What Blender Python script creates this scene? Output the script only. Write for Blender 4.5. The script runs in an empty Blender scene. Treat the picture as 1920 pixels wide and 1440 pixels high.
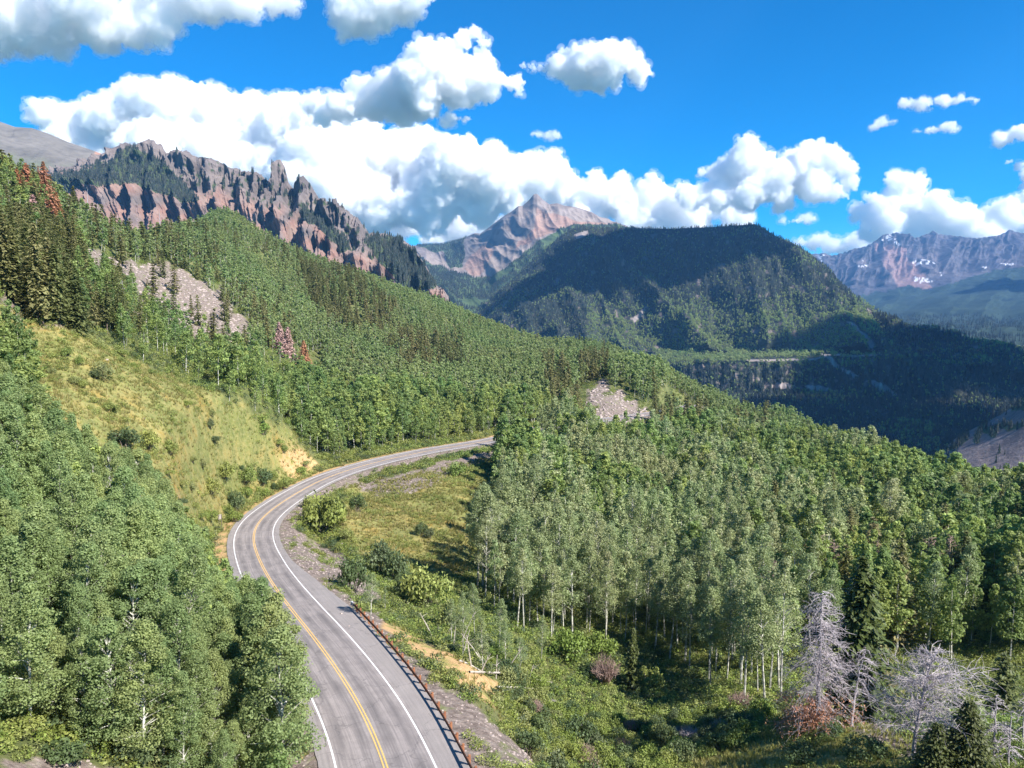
import bpy, bmesh, math, random, time
import numpy as np
from mathutils import Vector, Matrix
R = math.radians
SC = bpy.context.scene
ROOT = SC.collection
T0 = time.time()

# ------------------------------------------------------------------ camera
FPX = 1492.0            # focal length in photo pixels (1920 wide)
HOR = 590.0             # row of the true horizon
PITCH = math.atan((720 - HOR) / FPX)
CAMZ = 35.0
cam = bpy.data.cameras.new('camera'); cam_ob = bpy.data.objects.new('camera', cam); ROOT.objects.link(cam_ob)
cam.sensor_width = 36; cam.lens = 36 * FPX / 1920; cam.clip_start = 1; cam.clip_end = 90000
cam_ob.location = (0, 0, CAMZ); cam_ob.rotation_euler = (math.pi / 2 - PITCH, 0, 0)
SC.camera = cam_ob
# ------------------------------------------------------------------ light
SUN_AZ, SUN_EL = R(126), R(42)       # azimuth clockwise from the view direction (+Y)
SDIR = Vector((math.sin(SUN_AZ) * math.cos(SUN_EL), math.cos(SUN_AZ) * math.cos(SUN_EL), math.sin(SUN_EL)))
lamp = bpy.data.lights.new('sun', 'SUN'); lamp.energy = 5.0; lamp.angle = R(0.5); lamp.color = (1, .955, .89)
lamp_ob = bpy.data.objects.new('sun', lamp); ROOT.objects.link(lamp_ob)
lamp_ob.rotation_euler = SDIR.to_track_quat('Z', 'Y').to_euler()
world = bpy.data.worlds.new('World'); SC.world = world; world.use_nodes = True
wt = world.node_tree; bg = wt.nodes['Background']
sky = wt.nodes.new('ShaderNodeTexSky'); sky.sky_type = 'NISHITA'; sky.sun_disc = False
sky.sun_elevation = SUN_EL; sky.sun_rotation = SUN_AZ
sky.altitude = 3200; sky.air_density = 1.0; sky.dust_density = 0.0; sky.ozone_density = 3.5
hs = wt.nodes.new('ShaderNodeHueSaturation'); hs.inputs['Saturation'].default_value = 1.6; hs.inputs['Hue'].default_value = .495; hs.inputs['Value'].default_value = .64
gm = wt.nodes.new('ShaderNodeMix'); gm.data_type = 'RGBA'; gm.blend_type = 'MULTIPLY'; gm.inputs[0].default_value = 1; gm.inputs[7].default_value = (.42, .97, 1.04, 1)
wt.links.new(sky.outputs[0], hs.inputs['Color']); wt.links.new(hs.outputs[0], gm.inputs[6]); wt.links.new(gm.outputs[2], bg.inputs[0])
bg.inputs[1].default_value = 0.15
SC.view_settings.view_transform = 'Standard'; SC.view_settings.look = 'None'
SC.view_settings.exposure = 1.12; SC.view_settings.gamma = 1
cy = SC.cycles
cy.max_bounces = 22; cy.diffuse_bounces = 3; cy.glossy_bounces = 1; cy.transmission_bounces = 3
cy.volume_bounces = 22; cy.transparent_max_bounces = 8
cy.use_denoising = True; cy.caustics_reflective = False; cy.caustics_refractive = False

CP, SP = math.cos(PITCH), math.sin(PITCH)
def P(px, py, Y):
    """photo pixel + forward distance -> point of the place"""
    cx = (np.asarray(px, float) - 960) / FPX; cz = (720 - np.asarray(py, float)) / FPX
    dy = CP + cz * SP; dz = -SP + cz * CP
    Y = np.asarray(Y, float)
    return np.stack(np.broadcast_arrays(cx / dy * Y, Y, CAMZ + dz / dy * Y), -1)
def PX(v):
    """world points -> photo pixels"""
    v = np.asarray(v, float); y = v[..., 1]; z = v[..., 2] - CAMZ
    dep = np.maximum(y * CP - z * SP, .01); up = y * SP + z * CP
    return 960 + FPX * v[..., 0] / dep, 720 - FPX * up / dep

# ------------------------------------------------------------------ noise
def _h(ix, iy, iz, seed):
    h = (ix * 374761393 + iy * 668265263 + iz * 1442695041 + seed * 1274126177) & 0xffffffff
    h = ((h ^ (h >> 13)) * 1274126177) & 0xffffffff
    return h ^ (h >> 16)
def noise3(p, seed=0):
    p = np.asarray(p, float)
    if p.shape[-1] == 2: p = np.concatenate([p, np.zeros(p.shape[:-1] + (1,))], -1)
    i = np.floor(p).astype(np.int64); f = p - i; u = f * f * f * (f * (f * 6 - 15) + 10); out = 0
    for dx in (0, 1):
        wx = u[..., 0] if dx else 1 - u[..., 0]
        for dy in (0, 1):
            wy = u[..., 1] if dy else 1 - u[..., 1]
            for dz in (0, 1):
                wz = u[..., 2] if dz else 1 - u[..., 2]
                h = _h(i[..., 0] + dx, i[..., 1] + dy, i[..., 2] + dz, seed)
                th = (h & 0xffff) / 65536 * 2 * np.pi
                z = ((((h * 2654435761) & 0xffffffff) >> 8) & 0xffff) / 32768 - 1
                r = np.sqrt(np.maximum(0, 1 - z * z))
                out = out + wx * wy * wz * (r * np.cos(th) * (f[..., 0] - dx) + r * np.sin(th) * (f[..., 1] - dy) + z * (f[..., 2] - dz))
    return out
def fbm(p, octv=4, seed=0, ridged=False):
    s = 0; a = 1; t = 0; p = np.asarray(p, float)
    for k in range(octv):
        n = noise3(p * 2 ** k + 3.1 * k, seed + k)
        if ridged: n = .5 - np.abs(n) * 2
        s = s + a * n; t += a; a *= .5
    return s / t
def inpoly(x, y, poly):
    x = np.asarray(x); y = np.asarray(y); c = np.zeros(x.shape, bool); n = len(poly)
    for i in range(n):
        x0, y0 = poly[i]; x1, y1 = poly[(i + 1) % n]
        if y0 == y1: continue
        c ^= ((y0 > y) != (y1 > y)) & (x < (x1 - x0) * (y - y0) / (y1 - y0) + x0)
    return c
def soft(x, y, poly, j=6, seed=5):
    """polygon test with a ragged border"""
    q = np.stack([x, y], -1) / 22.0
    return inpoly(x + noise3(q, seed) * j * 3, y + noise3(q, seed + 9) * j * 3, poly)

# ------------------------------------------------------------------ mesh helpers
def tag(o, label=None, cat=None, group=None, kind=None):
    if label: o['label'] = label
    if cat: o['category'] = cat
    if group: o['group'] = group
    if kind: o['kind'] = kind
    return o
def link(name, me, parent=None):
    o = bpy.data.objects.new(name, me); ROOT.objects.link(o)
    if parent: o.parent = parent
    return o
def empty(name, loc, rz=0, s=1):
    o = bpy.data.objects.new(name, None); ROOT.objects.link(o); o.location = loc; o.rotation_euler = (0, 0, rz); o.scale = (s, s, s)
    o.empty_display_size = .5
    return o
def mesh_np(name, V, F, mats, mi=None, smooth=False, attrs=None):
    """F: list of (n,k) index arrays (k=3 or 4)"""
    me = bpy.data.meshes.new(name); V = np.asarray(V, np.float32)
    F = [np.asarray(f, np.int32) for f in F if len(f)]
    me.vertices.add(len(V)); me.vertices.foreach_set('co', V.ravel())
    idx = np.concatenate([f.ravel() for f in F]); ln = np.concatenate([np.full(len(f), f.shape[1], np.int32) for f in F])
    me.loops.add(len(idx)); me.loops.foreach_set('vertex_index', idx)
    me.polygons.add(len(ln)); st = np.concatenate([[0], np.cumsum(ln)[:-1]]).astype(np.int32)
    me.polygons.foreach_set('loop_start', st); me.polygons.foreach_set('loop_total', ln)
    for m in mats: me.materials.append(m)
    if mi is not None: me.polygons.foreach_set('material_index', np.asarray(mi, np.int32))
    me.polygons.foreach_set('use_smooth', np.full(len(ln), smooth))
    for k, a in (attrs or {}).items():
        a = np.asarray(a, np.float32)
        if a.ndim == 1:
            at = me.attributes.new(k, 'FLOAT', 'POINT'); at.data.foreach_set('value', a)
        else:
            at = me.attributes.new(k, 'FLOAT_COLOR', 'POINT'); at.data.foreach_set('color', a.ravel())
    me.update(calc_edges=True); me.validate()
    return me
class MB:
    """collects tubes, boxes and leaf quads"""
    def __init__(s): s.V = []; s.F3 = []; s.F4 = []; s.n = 0; s.m3 = []; s.m4 = []; s.tone = []
    def add(s, V, F3=(), F4=(), m=0, tone=None):
        V = np.asarray(V, float).reshape(-1, 3)
        if len(F3): s.F3.append(np.asarray(F3) + s.n); s.m3.append(np.full(len(F3), m))
        if len(F4): s.F4.append(np.asarray(F4) + s.n); s.m4.append(np.full(len(F4), m))
        s.V.append(V); s.n += len(V)
        s.tone.append(np.full(len(V), .5) if tone is None else np.asarray(tone, float))
    def tube(s, pts, rad, sides=5, m=0, cap=True):
        pts = np.asarray(pts, float); k = len(pts); rad = np.broadcast_to(rad, (k,))
        t = np.gradient(pts, axis=0); t /= np.linalg.norm(t, axis=1)[:, None] + 1e-9
        up = np.array([0, 0, 1.]) if abs(t[0][2]) < .9 else np.array([1., 0, 0])
        a = np.cross(t, up); a /= np.linalg.norm(a, axis=1)[:, None] + 1e-9; b = np.cross(t, a)
        an = np.arange(sides) * 2 * np.pi / sides
        V = pts[:, None] + rad[:, None, None] * (a[:, None] * np.cos(an)[None, :, None] + b[:, None] * np.sin(an)[None, :, None])
        i = np.arange(k - 1)[:, None] * sides; j = np.arange(sides)[None]; j2 = (j + 1) % sides
        F4 = np.stack([i + j, i + j2, i + sides + j2, i + sides + j], -1).reshape(-1, 4)
        s.add(V.reshape(-1, 3), F4=F4, m=m)
    def quads(s, C, N, size, rng, aspect=.6, m=0, tone=None, T=None):
        C = np.asarray(C, float); n = len(C); N = N / (np.linalg.norm(N, axis=1)[:, None] + 1e-9)
        if T is None: T = rng.normal(size=(n, 3))
        T = T - N * (T * N).sum(1)[:, None]; T /= np.linalg.norm(T, axis=1)[:, None] + 1e-9
        B = np.cross(N, T); S = np.broadcast_to(size, (n,))[:, None]
        V = np.stack([C - T * S, C + B * S * aspect, C + T * S, C - B * S * aspect], 1).reshape(-1, 3)
        s.add(V, F4=np.arange(n * 4).reshape(-1, 4), m=m, tone=None if tone is None else np.repeat(tone, 4))
    def box(s, c, sx, sy, sz, M=None, m=0):
        q = np.array([[x, y, z] for z in (-.5, .5) for y in (-.5, .5) for x in (-.5, .5)]) * (sx, sy, sz)
        if M is not None: q = q @ np.asarray(M, float).T
        s.add(q + np.asarray(c, float), F4=[(0, 2, 3, 1), (4, 5, 7, 6), (0, 1, 5, 4), (2, 6, 7, 3), (0, 4, 6, 2), (1, 3, 7, 5)], m=m)
    def mesh(s, name, mats, smooth=False):
        F = []; mi = []
        if s.F3: F.append(np.concatenate(s.F3)); mi.append(np.concatenate(s.m3))
        if s.F4: F.append(np.concatenate(s.F4)); mi.append(np.concatenate(s.m4))
        return mesh_np(name, np.concatenate(s.V), F, mats, np.concatenate(mi), smooth, {'tone': np.concatenate(s.tone)})

# ------------------------------------------------------------------ materials
class NT:
    def __init__(s, name):
        s.mat = bpy.data.materials.new(name); s.mat.use_nodes = True; s.t = s.mat.node_tree
        s.b = s.t.nodes['Principled BSDF']; s.out = s.t.nodes['Material Output']
        s.b.inputs['Roughness'].default_value = .9; s.b.inputs['Specular IOR Level'].default_value = .15
    def n(s, ty, **kw):
        n = s.t.nodes.new(ty)
        for k, v in kw.items(): setattr(n, k, v)
        return n
    def l(s, a, b): s.t.links.new(a, b)
    def pos(s):
        g = s.n('ShaderNodeNewGeometry'); return g.outputs['Position']
    def noise(s, scale, detail=4, rough=.55, vec=None, dist=0):
        n = s.n('ShaderNodeTexNoise'); n.inputs['Scale'].default_value = scale; n.inputs['Detail'].default_value = detail
        n.inputs['Roughness'].default_value = rough; n.inputs['Distortion'].default_value = dist
        s.l(vec if vec is not None else s.pos(), n.inputs['Vector']); return n.outputs[0]
    def ramp(s, fac, stops, interp='LINEAR'):
        r = s.n('ShaderNodeValToRGB'); r.color_ramp.interpolation = interp; e = r.color_ramp.elements
        while len(e) < len(stops): e.new(.5)
        for q, (p, c) in zip(e, stops): q.position = p; q.color = (*c, 1) if len(c) == 3 else c
        s.l(fac, r.inputs[0]); return r.outputs[0]
    def mix(s, f, a, b, mode='MIX'):
        m = s.n('ShaderNodeMix', data_type='RGBA', blend_type=mode)
        for v, i in ((f, 0), (a, 6), (b, 7)):
            if isinstance(v, bpy.types.NodeSocket): s.l(v, m.inputs[i])
            elif i == 0: m.inputs[0].default_value = v
            else: m.inputs[i].default_value = (*v, 1)
        return m.outputs[2]
    def math(s, op, a, b=0, c=0, clamp=False):
        m = s.n('ShaderNodeMath', operation=op, use_clamp=clamp)
        for i, v in enumerate((a, b, c)):
            if isinstance(v, bpy.types.NodeSocket): s.l(v, m.inputs[i])
            else: m.inputs[i].default_value = v
        return m.outputs[0]
    def attr(s, name, ty='GEOMETRY'):
        a = s.n('ShaderNodeAttribute', attribute_type=ty); a.attribute_name = name; return a
    def color(s, c):
        if isinstance(c, bpy.types.NodeSocket): s.l(c, s.b.inputs['Base Color'])
        else: s.b.inputs['Base Color'].default_value = (*c, 1)
    def bump(s, h, strength=.5, dist=.1):
        b = s.n('ShaderNodeBump'); b.inputs['Strength'].default_value = strength; b.inputs['Distance'].default_value = dist
        s.l(h, b.inputs['Height']); s.l(b.outputs[0], s.b.inputs['Normal'])
def leaf_mat(name, cols, trans=.48, rnd_val=.36, wscale=.03):
    """cols: three albedos picked per plant, then varied per leaf clump"""
    m = NT(name); oi = m.n('ShaderNodeObjectInfo')
    c = m.ramp(oi.outputs['Random'], [(0, cols[0]), (.5, cols[1]), (1, cols[2])])
    tn = m.attr('tone').outputs['Fac']
    v = m.math('MULTIPLY_ADD', tn, rnd_val * 2, 1 - rnd_val)
    patch = m.math('MULTIPLY_ADD', m.noise(wscale, 2), .7, .65)
    v = m.math('MULTIPLY', v, patch)
    h = m.n('ShaderNodeHueSaturation'); m.l(c, h.inputs['Color']); m.l(v, h.inputs['Value']); m.l(m.math('MULTIPLY_ADD', m.noise(.022, 3, .6), -.11, .555), h.inputs['Hue'])
    m.color(h.outputs[0])
    tr = m.n('ShaderNodeBsdfTranslucent')
    tc = m.mix(.35, h.outputs[0], (.26, .32, .06)); m.l(tc, tr.inputs[0])
    ms = m.n('ShaderNodeMixShader'); ms.inputs[0].default_value = trans
    m.l(m.b.outputs[0], ms.inputs[1]); m.l(tr.outputs[0], ms.inputs[2]); m.l(ms.outputs[0], m.out.inputs['Surface'])
    m.b.inputs['Roughness'].default_value = .55; m.b.inputs['Specular IOR Level'].default_value = .3
    return m.mat
def bark_mat(name, c1, c2, scale=3):
    m = NT(name); m.color(m.ramp(m.noise(scale, 3), [(.4, c1), (.62, c2)])); return m.mat
MAT = {}
MAT['aspen'] = leaf_mat('aspen_leaves', [(.17, .26, .09), (.27, .35, .11), (.36, .42, .12)])
MAT['aspen_near'] = leaf_mat('near_aspen_leaves', [(.22, .31, .12), (.28, .355, .14), (.34, .40, .15)], .48, .24)
MAT['aspen_olive'] = leaf_mat('olive_aspen_leaves', [(.29, .36, .165), (.36, .415, .195), (.42, .435, .225)])
MAT['aspen_blue'] = leaf_mat('cool_aspen_leaves', [(.27, .345, .13), (.32, .38, .145), (.23, .31, .11)])
MAT['fir'] = leaf_mat('fir_needles', [(.11, .13, .045), (.17, .17, .06), (.22, .20, .085)], .3, .4)
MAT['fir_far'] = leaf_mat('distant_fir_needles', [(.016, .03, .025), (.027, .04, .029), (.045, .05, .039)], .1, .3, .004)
MAT['fir_dark'] = leaf_mat('dark_fir_needles', [(.075, .095, .025), (.085, .10, .028), (.095, .105, .03)], .2, .4)
MAT['red'] = leaf_mat('rust_red_needles', [(.50, .22, .12), (.46, .20, .13), (.48, .24, .13)], .25, .3)
MAT['pink'] = leaf_mat('faded_pink_needles', [(.56, .36, .32), (.52, .33, .30), (.50, .34, .30)], .25, .3)
MAT['shrub'] = leaf_mat('shrub_leaves', [(.19, .24, .06), (.28, .31, .08), (.24, .26, .11)], .3, .35)
MAT['shrub_dark'] = leaf_mat('dark_shrub_leaves', [(.085, .125, .055), (.105, .15, .055), (.13, .155, .08)], .3, .35)
MAT['shrub_bright'] = leaf_mat('bright_shrub_leaves', [(.19, .25, .05), (.22, .27, .06), (.17, .24, .05)], .3, .3)
MAT['tuft'] = leaf_mat('grass_blades', [(.29, .25, .08), (.21, .22, .06), (.37, .31, .13)], .3, .35)
MAT['weed'] = leaf_mat('green_weeds', [(.21, .26, .065), (.28, .30, .08), (.17, .21, .06)], .3, .35)
MAT['white_bark'] = bark_mat('aspen_bark', (.6, .58, .5), (.2, .19, .16), 2.5)
MAT['bark'] = bark_mat('fir_bark', (.12, .09, .07), (.2, .16, .13))
MAT['grey_wood'] = bark_mat('weathered_wood', (.47, .42, .43), (.30, .26, .27), 6)
MAT['twig'] = bark_mat('pink_twigs', (.38, .26, .22), (.28, .2, .17), 6)
MAT['pale_wood'] = bark_mat('pale_deadwood', (.5, .45, .38), (.35, .3, .25), 6)

# ------------------------------------------------------------------ road line and ground heights
RP = [(725,1440,59),(700,1370,64.8),(655,1290,73.5),(600,1210,85),(560,1160,95.5),(520,1108,109.6),(491,1060,128),(475,1013,151.7),(484,980,168),(520,948,187),(570,917,205),(620,893,221.6),(700,868,242),(800,846,262),(880,833,280),(940,822,297)]
road_pts = np.array([P(*p) for p in RP])
road_pts = np.vstack([[(6, -40, 4.8), (2, 0, 4.0), (-3.2, 32, 2.9), (-6.3, 46, 2.2)], road_pts, [(14, 322, -10.8), (40, 352, -11.8), (72, 396, -14), (100, 450, -17), (118, 520, -24)]])
def catmull(Pn, n=24):
    out = []
    for i in range(len(Pn) - 1):
        p0 = Pn[max(i - 1, 0)]; p1 = Pn[i]; p2 = Pn[i + 1]; p3 = Pn[min(i + 2, len(Pn) - 1)]
        t = np.linspace(0, 1, n, endpoint=False)[:, None]
        out.append(.5 * ((2 * p1) + (p2 - p0) * t + (2 * p0 - 5 * p1 + 4 * p2 - p3) * t * t + (3 * p1 - p0 - 3 * p2 + p3) * t ** 3))
    return np.vstack(out + [Pn[-1:]])
RL = catmull(road_pts)
def resample(L, step):
    d = np.concatenate([[0], np.cumsum(np.linalg.norm(np.diff(L[:, :2], axis=0), axis=1))])
    s = np.arange(0, d[-1], step); return np.stack([np.interp(s, d, L[:, k]) for k in range(3)], -1)
def smooth_line(L, w):
    k = np.ones(2 * w + 1) / (2 * w + 1); Q = np.pad(L, ((w, w), (0, 0)), mode='edge')
    for a in (0, 1, 2):   # keep the ends straight
        Q[:w, a] = L[0, a] + (L[1, a] - L[0, a]) * np.arange(-w, 0); Q[-w:, a] = L[-1, a] + (L[-1, a] - L[-2, a]) * np.arange(1, w + 1)
    return np.stack([np.convolve(Q[:, a], k, 'valid') for a in range(3)], -1)
RL = resample(RL, 1.0); RL = smooth_line(smooth_line(RL, 7), 5)
RT = np.gradient(RL[:, :2], axis=0); RT /= np.linalg.norm(RT, axis=1)[:, None]
RN = np.stack([RT[:, 1], -RT[:, 0]], -1)          # to the right of travel
def road_at(x, y):
    """signed offset from the centre line (+ right), height of the road, index"""
    x = np.asarray(x, float).ravel(); y = np.asarray(y, float).ravel()
    off = np.full(x.shape, 1e3); rz = np.zeros(x.shape); ii = np.zeros(x.shape, int)
    cs = RL[::4]; xr = np.interp(y, RL[:, 1], RL[:, 0]); off = np.where(x < xr, -1e3, 1e3)
    for a in range(0, len(x), 20000):
        q = np.stack([x[a:a + 20000], y[a:a + 20000]], -1)
        d = ((q[:, None] - cs[None, :, :2]) ** 2).sum(-1); j = d.argmin(1) * 4
        near = d.min(1) < 60 ** 2
        jj = np.clip(j[:, None] + np.arange(-4, 5)[None], 0, len(RL) - 1)
        dd = ((q[:, None] - RL[jj][..., :2]) ** 2).sum(-1); j = jj[np.arange(len(q)), dd.argmin(1)]
        v = q - RL[j][:, :2]; o = (v * RN[j]).sum(1); al = (v * RT[j]).sum(1)
        fr = np.clip(j + al, 0, len(RL) - 1.001); k = fr.astype(int); f = fr - k
        z = RL[k][:, 2] * (1 - f) + RL[np.minimum(k + 1, len(RL) - 1)][:, 2] * f
        off[a:a + 20000] = np.where(near, np.sign(o) * np.sqrt(np.maximum(dd.min(1) - al ** 2 * (np.abs(al) < 1), o * o)), 1e3); rz[a:a + 20000] = z; ii[a:a + 20000] = j
        off[a:a + 20000] = np.where(near, off[a:a + 20000], np.where(q[:, 0] < xr[a:a + 20000], -1e3, 1e3))
    return off, rz, ii
GP = [(30,640,150),(0,575,150),(100,620,158),(200,660,168),(300,705,178),(400,750,188),(480,785,196),(540,820,204),(575,880,209),
 (300,725,230),(450,785,248),(560,840,256),(150,650,215),(100,760,130),(250,800,143),(350,850,150),(450,890,160),(420,940,152),(300,900,135),(200,880,122),(0,760,118),
 (0,900,90),(150,1000,88),(300,1050,98),(400,1100,100),(480,1240,73),(540,1400,60.5),(400,1400,56),(200,1400,50),(0,1400,45),(0,1200,62),(200,1200,66),(350,1250,66),
 (870,1300,76),(930,1440,60),(900,1250,86),(860,1200,97),(950,1300,88),(1000,1400,78),(1000,1250,108),(1150,1290,110),(1100,1400,92),(1250,1330,104),(1250,1440,82),(1350,1400,86),(1420,1350,92),
 (1500,1400,77),(1600,1370,78),(1700,1400,72),(1900,1440,64),(1900,1370,74),
 (740,1170,105),(700,1120,118),(860,1150,120),(640,1060,142),(800,1060,150),(700,1000,172),(800,950,195),(860,900,225),(640,965,181),(820,880,240),(900,850,267),(900,1080,150),
 (1100,1150,140),(1300,1150,145),(1500,1100,150),(1700,1150,140),(1900,1150,135),(1000,1000,190),(1300,1000,210),(1600,1000,210),(1900,1000,200),(1000,900,250),(1300,880,310),(1600,900,300),(1900,965,250),(1650,900,350),(1920,962,275),
 (1300,780,480),(1400,790,560),(1500,815,560),(1130,745,420),(1190,768,405),(1100,772,390),(1000,770,420),(800,790,330),(650,815,290),(900,740,450),(800,700,500),(600,700,430),(650,650,560),(800,640,650),(1000,660,750),(1100,680,680),(1200,705,650),
 (380,455,850),(500,520,700),(500,600,520),(600,580,650),(400,540,500),(400,620,400),(300,560,420),(450,640,400),(300,480,520),(0,450,300),(150,500,300),(100,560,220),(0,530,200),(250,620,270),(200,560,320)]
RIDGE = [(1330,745,660),(1300,733,680),(1200,675,760),(1100,640,820),(1000,618,850),(900,578,880),(800,540,900),(700,503,920),(600,465,930),(500,447,930),(430,445,900),(330,455,700),(230,462,560),(120,405,470),(0,350,440),(-150,290,430),(-400,200,420)]
WP = [(0,20,1),(-40,20,12),(-80,40,22),(-60,0,15),(-120,80,32),(40,20,-1),(80,20,-1),(30,-40,3),(-30,-40,8),(100,-40,0),(-150,150,48),(-220,250,85),(-200,120,60),(45,100,-15),(75,100,-15),(60,130,-18),
 (210,430,-75),(270,330,-62),(340,420,-150),(400,900,-270),(300,650,-200),(260,300,-38),(260,200,-22),(330,200,-40),(200,120,-14),(150,60,-4),(300,60,-15),(260,800,-190),(200,1000,-190),(600,600,-260),(500,300,-160),(700,1300,-290),(500,100,-80)]
ctrl = [P(*p) for p in GP] + [np.array(w, float) for w in WP] + [RL[i] - (0, 0, .15) for i in range(0, len(RL), 16)]
for p in RIDGE:
    q = P(p[0], p[1] + float(np.interp(p[0], [230, 350, 430, 600, 800, 1000, 1300], [18, 24, 56, 54, 44, 36, 19])), p[2]); ctrl.append(q); ctrl.append(np.array([q[0] * 1.13, q[1] * 1.13, q[2] - 42])); ctrl.append(np.array([q[0] * 1.45, q[1] * 1.45, q[2] - 230]))
ctrl = np.array(ctrl)
def warp(x, y): return np.stack([x / (y + 70) * 2.0, np.log((y + 70) / 100)], -1) * 3
CW = warp(ctrl[:, 0], ctrl[:, 1])
def tps(d2): return .5 * d2 * np.log(d2 + 1e-12)
_n = len(ctrl); _A = np.zeros((_n + 3, _n + 3)); _A[:_n, :_n] = tps(((CW[:, None] - CW[None]) ** 2).sum(-1)) + np.eye(_n) * 2e-4
_A[:_n, _n] = 1; _A[:_n, _n + 1:] = CW; _A[_n:, :_n] = _A[:_n, _n:].T
_W = np.linalg.solve(_A, np.concatenate([ctrl[:, 2], [0, 0, 0]]))
def H(x, y, detail=True):
    x = np.asarray(x, float).ravel(); y = np.asarray(y, float).ravel(); q = warp(x, y); z = np.empty(len(x))
    for a in range(0, len(x), 20000):
        s = q[a:a + 20000]; z[a:a + 20000] = tps(((s[:, None] - CW[None]) ** 2).sum(-1)) @ _W[:_n] + _W[_n] + s @ _W[_n + 1:]
    p = np.stack([x, y], -1)
    if detail:
        far = np.clip((y - 150) / 400, 0, 1)
        z = z + fbm(p / 60, 3, 11) * (3 + 8 * far) + fbm(p / 9, 3, 12) * 1.0 + noise3(p / 2.2, 14) * .18
    off, rz, _ = road_at(x, y); a = np.abs(off)
    t = np.clip((a - 7.2) / 9, 0, 1); t = t * t * (3 - 2 * t)
    bed = rz - .05 - np.clip((a - 5.6) * .18, 0, 1.2) + np.clip(a - 6.2, 0, 3) * .12 * (off < 0)
    return np.where(a < 100, bed * (1 - t) + z * t, z)
def Hs(x, y): return float(H([x], [y])[0])
def hit(px, py, y0=35, y1=1100):
    """first ground point behind a photo pixel"""
    Y = np.geomspace(y0, y1, 500); q = P(px, py, Y); h = H(q[:, 0], q[:, 1]); b = q[:, 2] < h
    if not b.any(): return q[-1]
    k = int(b.argmax()); k = max(k, 1); f = (q[k - 1, 2] - h[k - 1]) / ((q[k - 1, 2] - h[k - 1]) - (q[k, 2] - h[k]) + 1e-9)
    r = q[k - 1] * (1 - f) + q[k] * f; r[2] = Hs(r[0], r[1]); return r

# zones of the near ground, as outlines seen in the photo and baked onto the ground's vertices
Z_MEADOW = [(-60,560),(60,585),(120,610),(300,695),(480,775),(560,815),(590,885),(470,960),(430,985),(300,990),(200,900),(60,790),(-60,760)]
Z_BASIN = [(640,915),(830,880),(940,850),(935,900),(900,980),(880,1080),(860,1120),(780,1080),(700,1060),(640,1010)]
Z_KNOLL = [(1220,1440),(1330,1385),(1450,1345),(1600,1335),(1750,1400),(1760,1480),(1220,1480)]
Z_TALUS = [[(150,470),(230,488),(320,500),(400,535),(440,580),(490,640),(450,650),(380,625),(280,610),(230,560),(160,545)],
           [(1108,722),(1140,724),(1215,768),(1205,790),(1130,790),(1100,755)],[(0,545),(60,575),(120,600),(100,620),(0,580)]]
Z_GRAVEL = [[(680,905),(830,868),(900,850),(940,842),(930,858),(880,875),(820,905),(760,930),(690,925),(650,905)],[(540,985),(570,1000),(690,1090),(720,1120),(700,1140),(600,1080),(540,1030)],
            [(640,1140),(720,1150),(700,1180),(660,1175)],[(790,1270),(870,1300),(940,1370),(1020,1440),(880,1460),(830,1380)],[(545,1230),(575,1290),(610,1460),(540,1460),(535,1300)],
            [(560,1010),(640,1040),(700,1090),(690,1110),(600,1050)],[(1020,1400),(1100,1440),(1020,1460),(960,1380)],[(0,1425),(120,1420),(260,1450),(0,1480)],[(1560,1340),(1640,1345),(1740,1420),(1690,1420),(1600,1370)]]
Z_DIRT = [[(690,1155),(760,1182),(850,1228),(945,1288),(925,1300),(830,1250),(730,1192)],[(840,1265),(900,1280),(930,1330),(880,1300)],[(560,840),(600,870),(540,900),(520,860)]]
def zones(v):
    px, py = PX(v); off, rz, _ = road_at(v[:, 0], v[:, 1])
    ok = v[:, 1] > 25; q_ = np.stack([px, py], -1) / 22.0; nx_ = noise3(q_, 5); ny_ = noise3(q_, 14)
    def soft(x, y, poly, j=6): return inpoly(x + nx_ * j * 3, y + ny_ * j * 3, poly)
    g = (soft(px, py, Z_MEADOW) | soft(px, py, Z_BASIN) | soft(px, py, Z_KNOLL)) & ok & (v[:, 1] < 330)
    rock = np.zeros(len(v), bool); dirt = rock.copy()
    for q in Z_TALUS: rock |= soft(px, py, q, 13) & (v[:, 1] > 140)
    for q in Z_GRAVEL: rock |= soft(px, py, q, 4) & ok & (v[:, 1] < 330)
    for q in Z_DIRT: dirt |= soft(px, py, q, 3) & ok & (v[:, 1] < 330)
    a = np.abs(off)
    dirt |= (a > 5) & (off < 0) & (a < 7.0) & (v[:, 1] > 60)
    rock |= (a > 4.5) & (a < 8.3 + noise3(v / 3.0, 3) * 2) & (off > 0)
    rock |= (a < 6.8 + noise3(v / 2.0, 4)) & (off < 0) & (v[:, 1] < 80)
    return g, rock, dirt

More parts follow.
